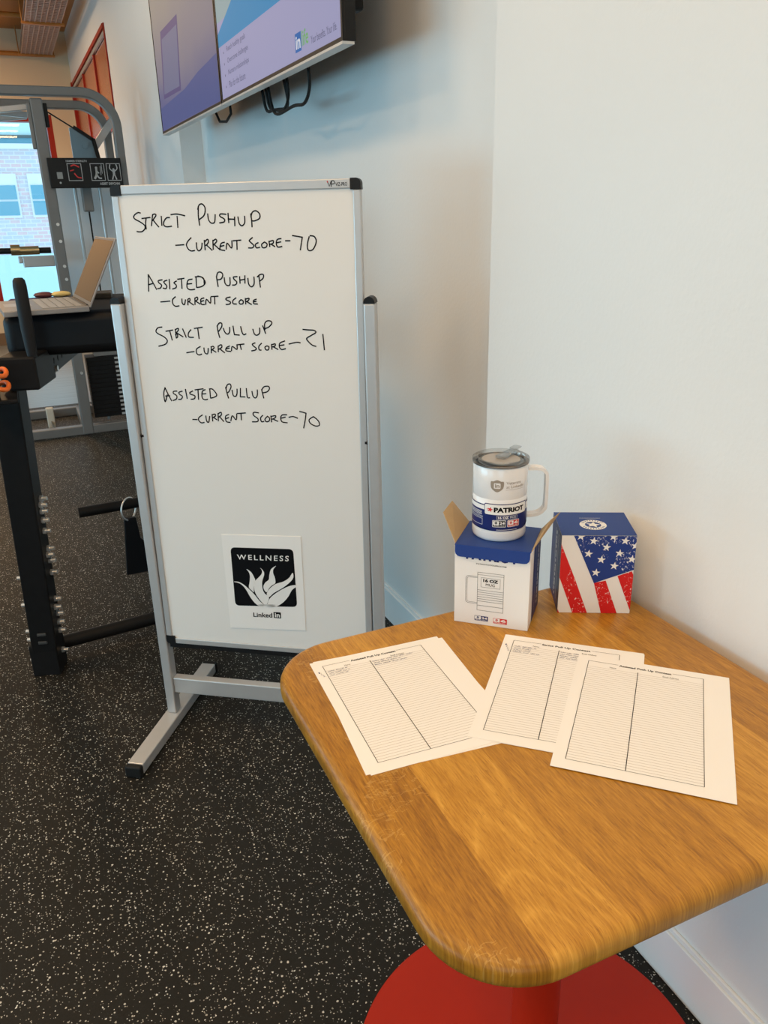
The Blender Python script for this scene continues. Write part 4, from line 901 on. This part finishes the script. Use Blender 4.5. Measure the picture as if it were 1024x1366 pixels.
MB().span((-0.75, 0.60, 0.0), (0.74, 0.66, 0.060)).build('base_rail', silver, mc, bevel=0.005)
MB().span((0.255, 0.0, 0.0), (0.318, 0.63, 0.06)).build('base_rail', silver, mc, bevel=0.005)
MB().span((0.68, 0.0, 0.0), (0.74, 0.63, 0.06)).build('base_rail', silver, mc, bevel=0.005)
MB().box((0.068, 0.30, 0.07), (0.05, 0.06, 0.14)).build('step_peg', mat('cream_step', (0.62, 0.56, 0.46), 0.5), mc, bevel=0.006)
MB().span((0.066, 0.05, 0.02), (0.07, 0.6, 0.05)).build('step_rail', silver, mc)
# placard with pictograms
pl = MB().span((0.292, -0.075, 1.557), (0.722, -0.060, 1.728)).build('placard', black_plastic, mc, bevel=0.004)
pf = lambda e: (lambda x, y: (x, -0.075-e, y))
i = Ink()
for x0 in (0.402, 0.535, 0.630): i.frame(x0, 1.598, x0+0.083, 1.697, 0.0035)
i.text('HAMMER STRENGTH', 0.400, 1.704, 0.520, 1.716, bold=0.02); i.text('ASSIST DIP/CHIN', 0.580, 1.574, 0.700, 1.588, bold=0.03)
for cx, cy in ((0.570, 1.672), (0.672, 1.662)): i.disc(cx, cy, 0.007, 16)
i.stroke([(0.570, 1.664), (0.568, 1.635), (0.556, 1.612)], 0.012); i.stroke([(0.570, 1.657), (0.582, 1.642)], 0.006); i.stroke([(0.568, 1.635), (0.580, 1.615), (0.594, 1.612)], 0.008)
i.stroke([(0.594, 1.680), (0.594, 1.630)], 0.003); i.stroke([(0.602, 1.690), (0.602, 1.640)], 0.003)
i.stroke([(0.672, 1.654), (0.672, 1.630)], 0.014); i.stroke([(0.666, 1.652), (0.650, 1.668), (0.654, 1.690)], 0.006); i.stroke([(0.678, 1.652), (0.694, 1.668), (0.690, 1.690)], 0.006)
i.stroke([(0.668, 1.630), (0.660, 1.606)], 0.007); i.stroke([(0.676, 1.630), (0.684, 1.606)], 0.007); i.disc(0.352, 1.588, 0.006, 10)
i.build('placard_print', mat('placard_white', (0.42, 0.42, 0.42), 0.5), pl, pf(0.0006))
i = Ink(); i.stroke([(0.425, 1.682), (0.445, 1.688), (0.470, 1.676)], 0.007); i.stroke([(0.440, 1.640), (0.455, 1.620), (0.475, 1.615)], 0.007); i.stroke([(0.418, 1.655), (0.438, 1.660)], 0.005)
i.build('placard_figures', red_print, pl, pf(0.0006))
Ink().rect(0.338, 1.610, 0.370, 1.648).build('placard_sticker', mat('sticker_grey', (0.28, 0.28, 0.27), 0.6), pl, pf(0.0006))
for x in (0.440, 0.590): MB().cyl((x, 0.09, 0.06), (x, 0.09, 1.70), 0.011, n=16).build('guide_rod', silver_light, mc, smooth=True)
MB().cyl((0.507, 0.09, 0.50), (0.507, 0.09, 1.45), 0.005, n=10).build('cable', black_rubber, mc, smooth=True)
MB().span((0.475, 0.06, 1.42), (0.538, 0.12, 1.57)).build('pulley_block', silver, mc, bevel=0.008)
MB().span((0.330, 0.28, 0.55), (0.735, 0.295, 1.60)).build('shroud', shroud_m, mc, bevel=0.004)
p0 = MB().span((0.345, 0.02, 0.095), (0.625, 0.17, 0.1232)).build('weight_plate', black_metal, mc, bevel=0.002)
for k in range(1, 14):
    q_ = p0.copy(); C.objects.link(q_); q_.parent = mc; q_.location = (0, 0, 0.0295*k)
MB().span((0.40, 0.03, 0.508), (0.56, 0.16, 0.555)).build('top_plate', silver, mc, bevel=0.004)
i = Ink()
for k in range(14): i.rect(0.525, 0.100+0.0295*k, 0.555, 0.114+0.0295*k); i.rect(0.575, 0.100+0.0295*k, 0.595, 0.114+0.0295*k)
i.build('plate_numbers', mat('tag_grey', (0.42, 0.42, 0.42), 0.5), mc, lambda x, y: (x, 0.0192, y))
MB().span((0.065, 0.04, 1.100), (0.252, 0.10, 1.165)).span((0.04, 0.04, 1.125), (0.065, 0.10, 1.165)).build('handle_bracket', silver_light, mc, bevel=0.004)
hb = MB().cyl((-0.62, 0.07, 1.212), (0.24, 0.07, 1.196), 0.018, n=20).build('dip_handle', black_rubber, mc, smooth=True)
MB().cyl((0.03, 0.07, 1.199), (0.17, 0.07, 1.199), 0.026, n=20).cyl((0.005, 0.07, 1.205), (0.06, 0.07, 1.204), 0.032, n=20).build('handle_joint', bronze, hb, smooth=True)
MB().prism([(0.475, 1.745), (0.475, 1.925), (0.505, 1.925), (0.605, 1.855), (0.620, 1.745)], lambda x, y, d: (x, d, y), 0.28, 0.30).build('pivot_panel', glasspanel_m, mc)
MB().beam((0.335, 0.285, 2.03), (0.50, 0.285, 1.925), 0.010, 0.008).beam((0.50, 0.275, 1.930), (0.612, 0.275, 1.855), 0.022, 0.020).beam((0.612, 0.275, 1.862), (0.632, 0.275, 1.730), 0.022, 0.024).build('panel_edge', black_plastic, mc)
MB().cyl((0.556, 0.278, 1.820), (0.556, 0.262, 1.820), 0.018, n=14).build('pivot_bolt', glasspanel_m, mc)
MB().beam((0.600, 0.33, 1.79), (0.760, 0.33, 1.985), 0.03, 0.045).build('strut', silver_light, mc, bevel=0.003)
MB().span((0.322, -0.02, 1.90), (0.345, 0.02, 2.03)).build('stop_pad', black_rubber, mc, bevel=0.004)
MB().beam((-0.6, 0.10, 1.92), (0.24, 0.10, 2.02), 0.035, 0.035).beam((-0.6, 0.25, 2.06), (0.24, 0.25, 1.99), 0.035, 0.035).beam((-0.6, 0.45, 1.93), (0.24, 0.45, 2.0), 0.03, 0.03).build('top_brace', silver_light, mc, bevel=0.004)

# ================================================================ far ceiling: cable tray and pipes
ct = thing('cable_tray', 'wire mesh cable tray hanging below the orange ceiling', 'cable tray', (0.60, 9.0, 3.0))
g = MB(); wm = mat('tray_wire', (0.52, 0.36, 0.29), 0.4, 0.2)
for k in range(8): g.beam((-0.15+0.3*k/7, -2.6, 0), (-0.15+0.3*k/7, 1.30, 0), 0.008, 0.008)
for k in range(66): g.beam((-0.15, -2.6+0.06*k, 0.004), (0.15, -2.6+0.06*k, 0.004), 0.022, 0.010)
for sx in (-0.15, 0.15): g.beam((sx, -2.6, 0.06), (sx, 1.30, 0.06), 0.008, 0.008)
g.build('mesh', wm, ct)
MB().span((-0.15, -2.6, 0.012), (0.15, 1.30, 0.03)).build('cables', mat('tray_cables', (0.10, 0.045, 0.02), 0.7), ct)
for yy in (-2.2, -0.4, 1.2):
    MB().span((-0.18, yy-0.02, -0.02), (0.18, yy+0.02, 0.0)).cyl((-0.17, yy, 0.0), (-0.17, yy, 0.25), 0.006, n=8).cyl((0.17, yy, 0.0), (0.17, yy, 0.25), 0.006, n=8).build('hanger', ceilwood_m, ct)
pp = MB().cyl((-4.2, 10.28, 3.005), (0.75, 10.28, 3.01), 0.022, n=16).build('ceiling_pipe', ceilwood_m, None, smooth=True); tag(pp, 'orange pipe running along the back wall below the cable tray end', 'pipe')
pp = MB().cyl((-4.2, 9.2, 3.17), (0.45, 9.2, 3.16), 0.022, n=16).build('ceiling_pipe', ceilwood_m, None, smooth=True); tag(pp, 'orange pipe tight under the ceiling left of the cable tray', 'pipe')

# ================================================================ building seen through the end window
bd = thing('brick_building', 'pale brick building across the street seen through the end window', 'building', (0, 40, -12))
def brick():
    m = mat('pale_brick', (0.6, 0.5, 0.48), 0.8); t = NT(m)
    tc = t.add('ShaderNodeTexCoord'); sx = t.add('ShaderNodeSeparateXYZ'); t.l.new(tc.outputs['Object'], sx.inputs[0])
    cx = t.add('ShaderNodeCombineXYZ'); t.l.new(sx.outputs[0], cx.inputs[0]); t.l.new(sx.outputs[2], cx.inputs[1])
    b = t.add('ShaderNodeTexBrick'); t.l.new(cx.outputs[0], b.inputs['Vector']); b.inputs['Scale'].default_value = 1.0
    b.inputs['Brick Width'].default_value = 0.42; b.inputs['Row Height'].default_value = 0.16; b.inputs['Mortar Size'].default_value = 0.02
    b.inputs['Color1'].default_value = (0.80, 0.56, 0.58, 1); b.inputs['Color2'].default_value = (0.60, 0.66, 0.74, 1); b.inputs['Mortar'].default_value = (0.78, 0.78, 0.80, 1)
    t.l.new(b.outputs[0], t.b.inputs['Base Color']); return m
MB().span((-9, 0, 0), (9, 6, 16.1)).build('facade', brick(), bd)
bwhite = mat('pale_stone', (0.80, 0.85, 0.86), 0.6); bglass = mat('blue_window_glass', (0.16, 0.42, 0.55), 0.1); bcyan = mat('pale_cyan_cladding', (0.55, 0.80, 0.84), 0.5)
MB().span((-9.2, -0.3, 16.08), (9.2, 0.1, 16.28)).build('sill_band', bwhite, bd)
MB().span((-9.1, -0.2, 16.28), (9.1, 6, 16.50)).build('clerestory', bglass, bd)
MB().span((-9.15, -0.35, 16.50), (9.15, 6, 16.60)).build('eaves_band', mat('dark_band', (0.08, 0.12, 0.13), 0.5), bd)
MB().span((-9.1, -0.25, 16.60), (9.1, 6, 19.5)).build('upper_storey', bcyan, bd)
MB().span((-9.1, -0.3, 0), (9.1, 0, 11.85)).build('lower_storey', bcyan, bd)
for k in range(-4, 6):
    x = 0.22+1.5*k
    f = MB().span((x-0.53, -0.12, 13.36), (x+0.53, 0.0, 15.12)).build('window', bwhite, bd)
    MB().span((x-0.45, -0.16, 13.46), (x+0.45, -0.12, 14.02)).span((x-0.45, -0.16, 14.10), (x+0.45, -0.12, 14.66)).build('pane', bglass, f)
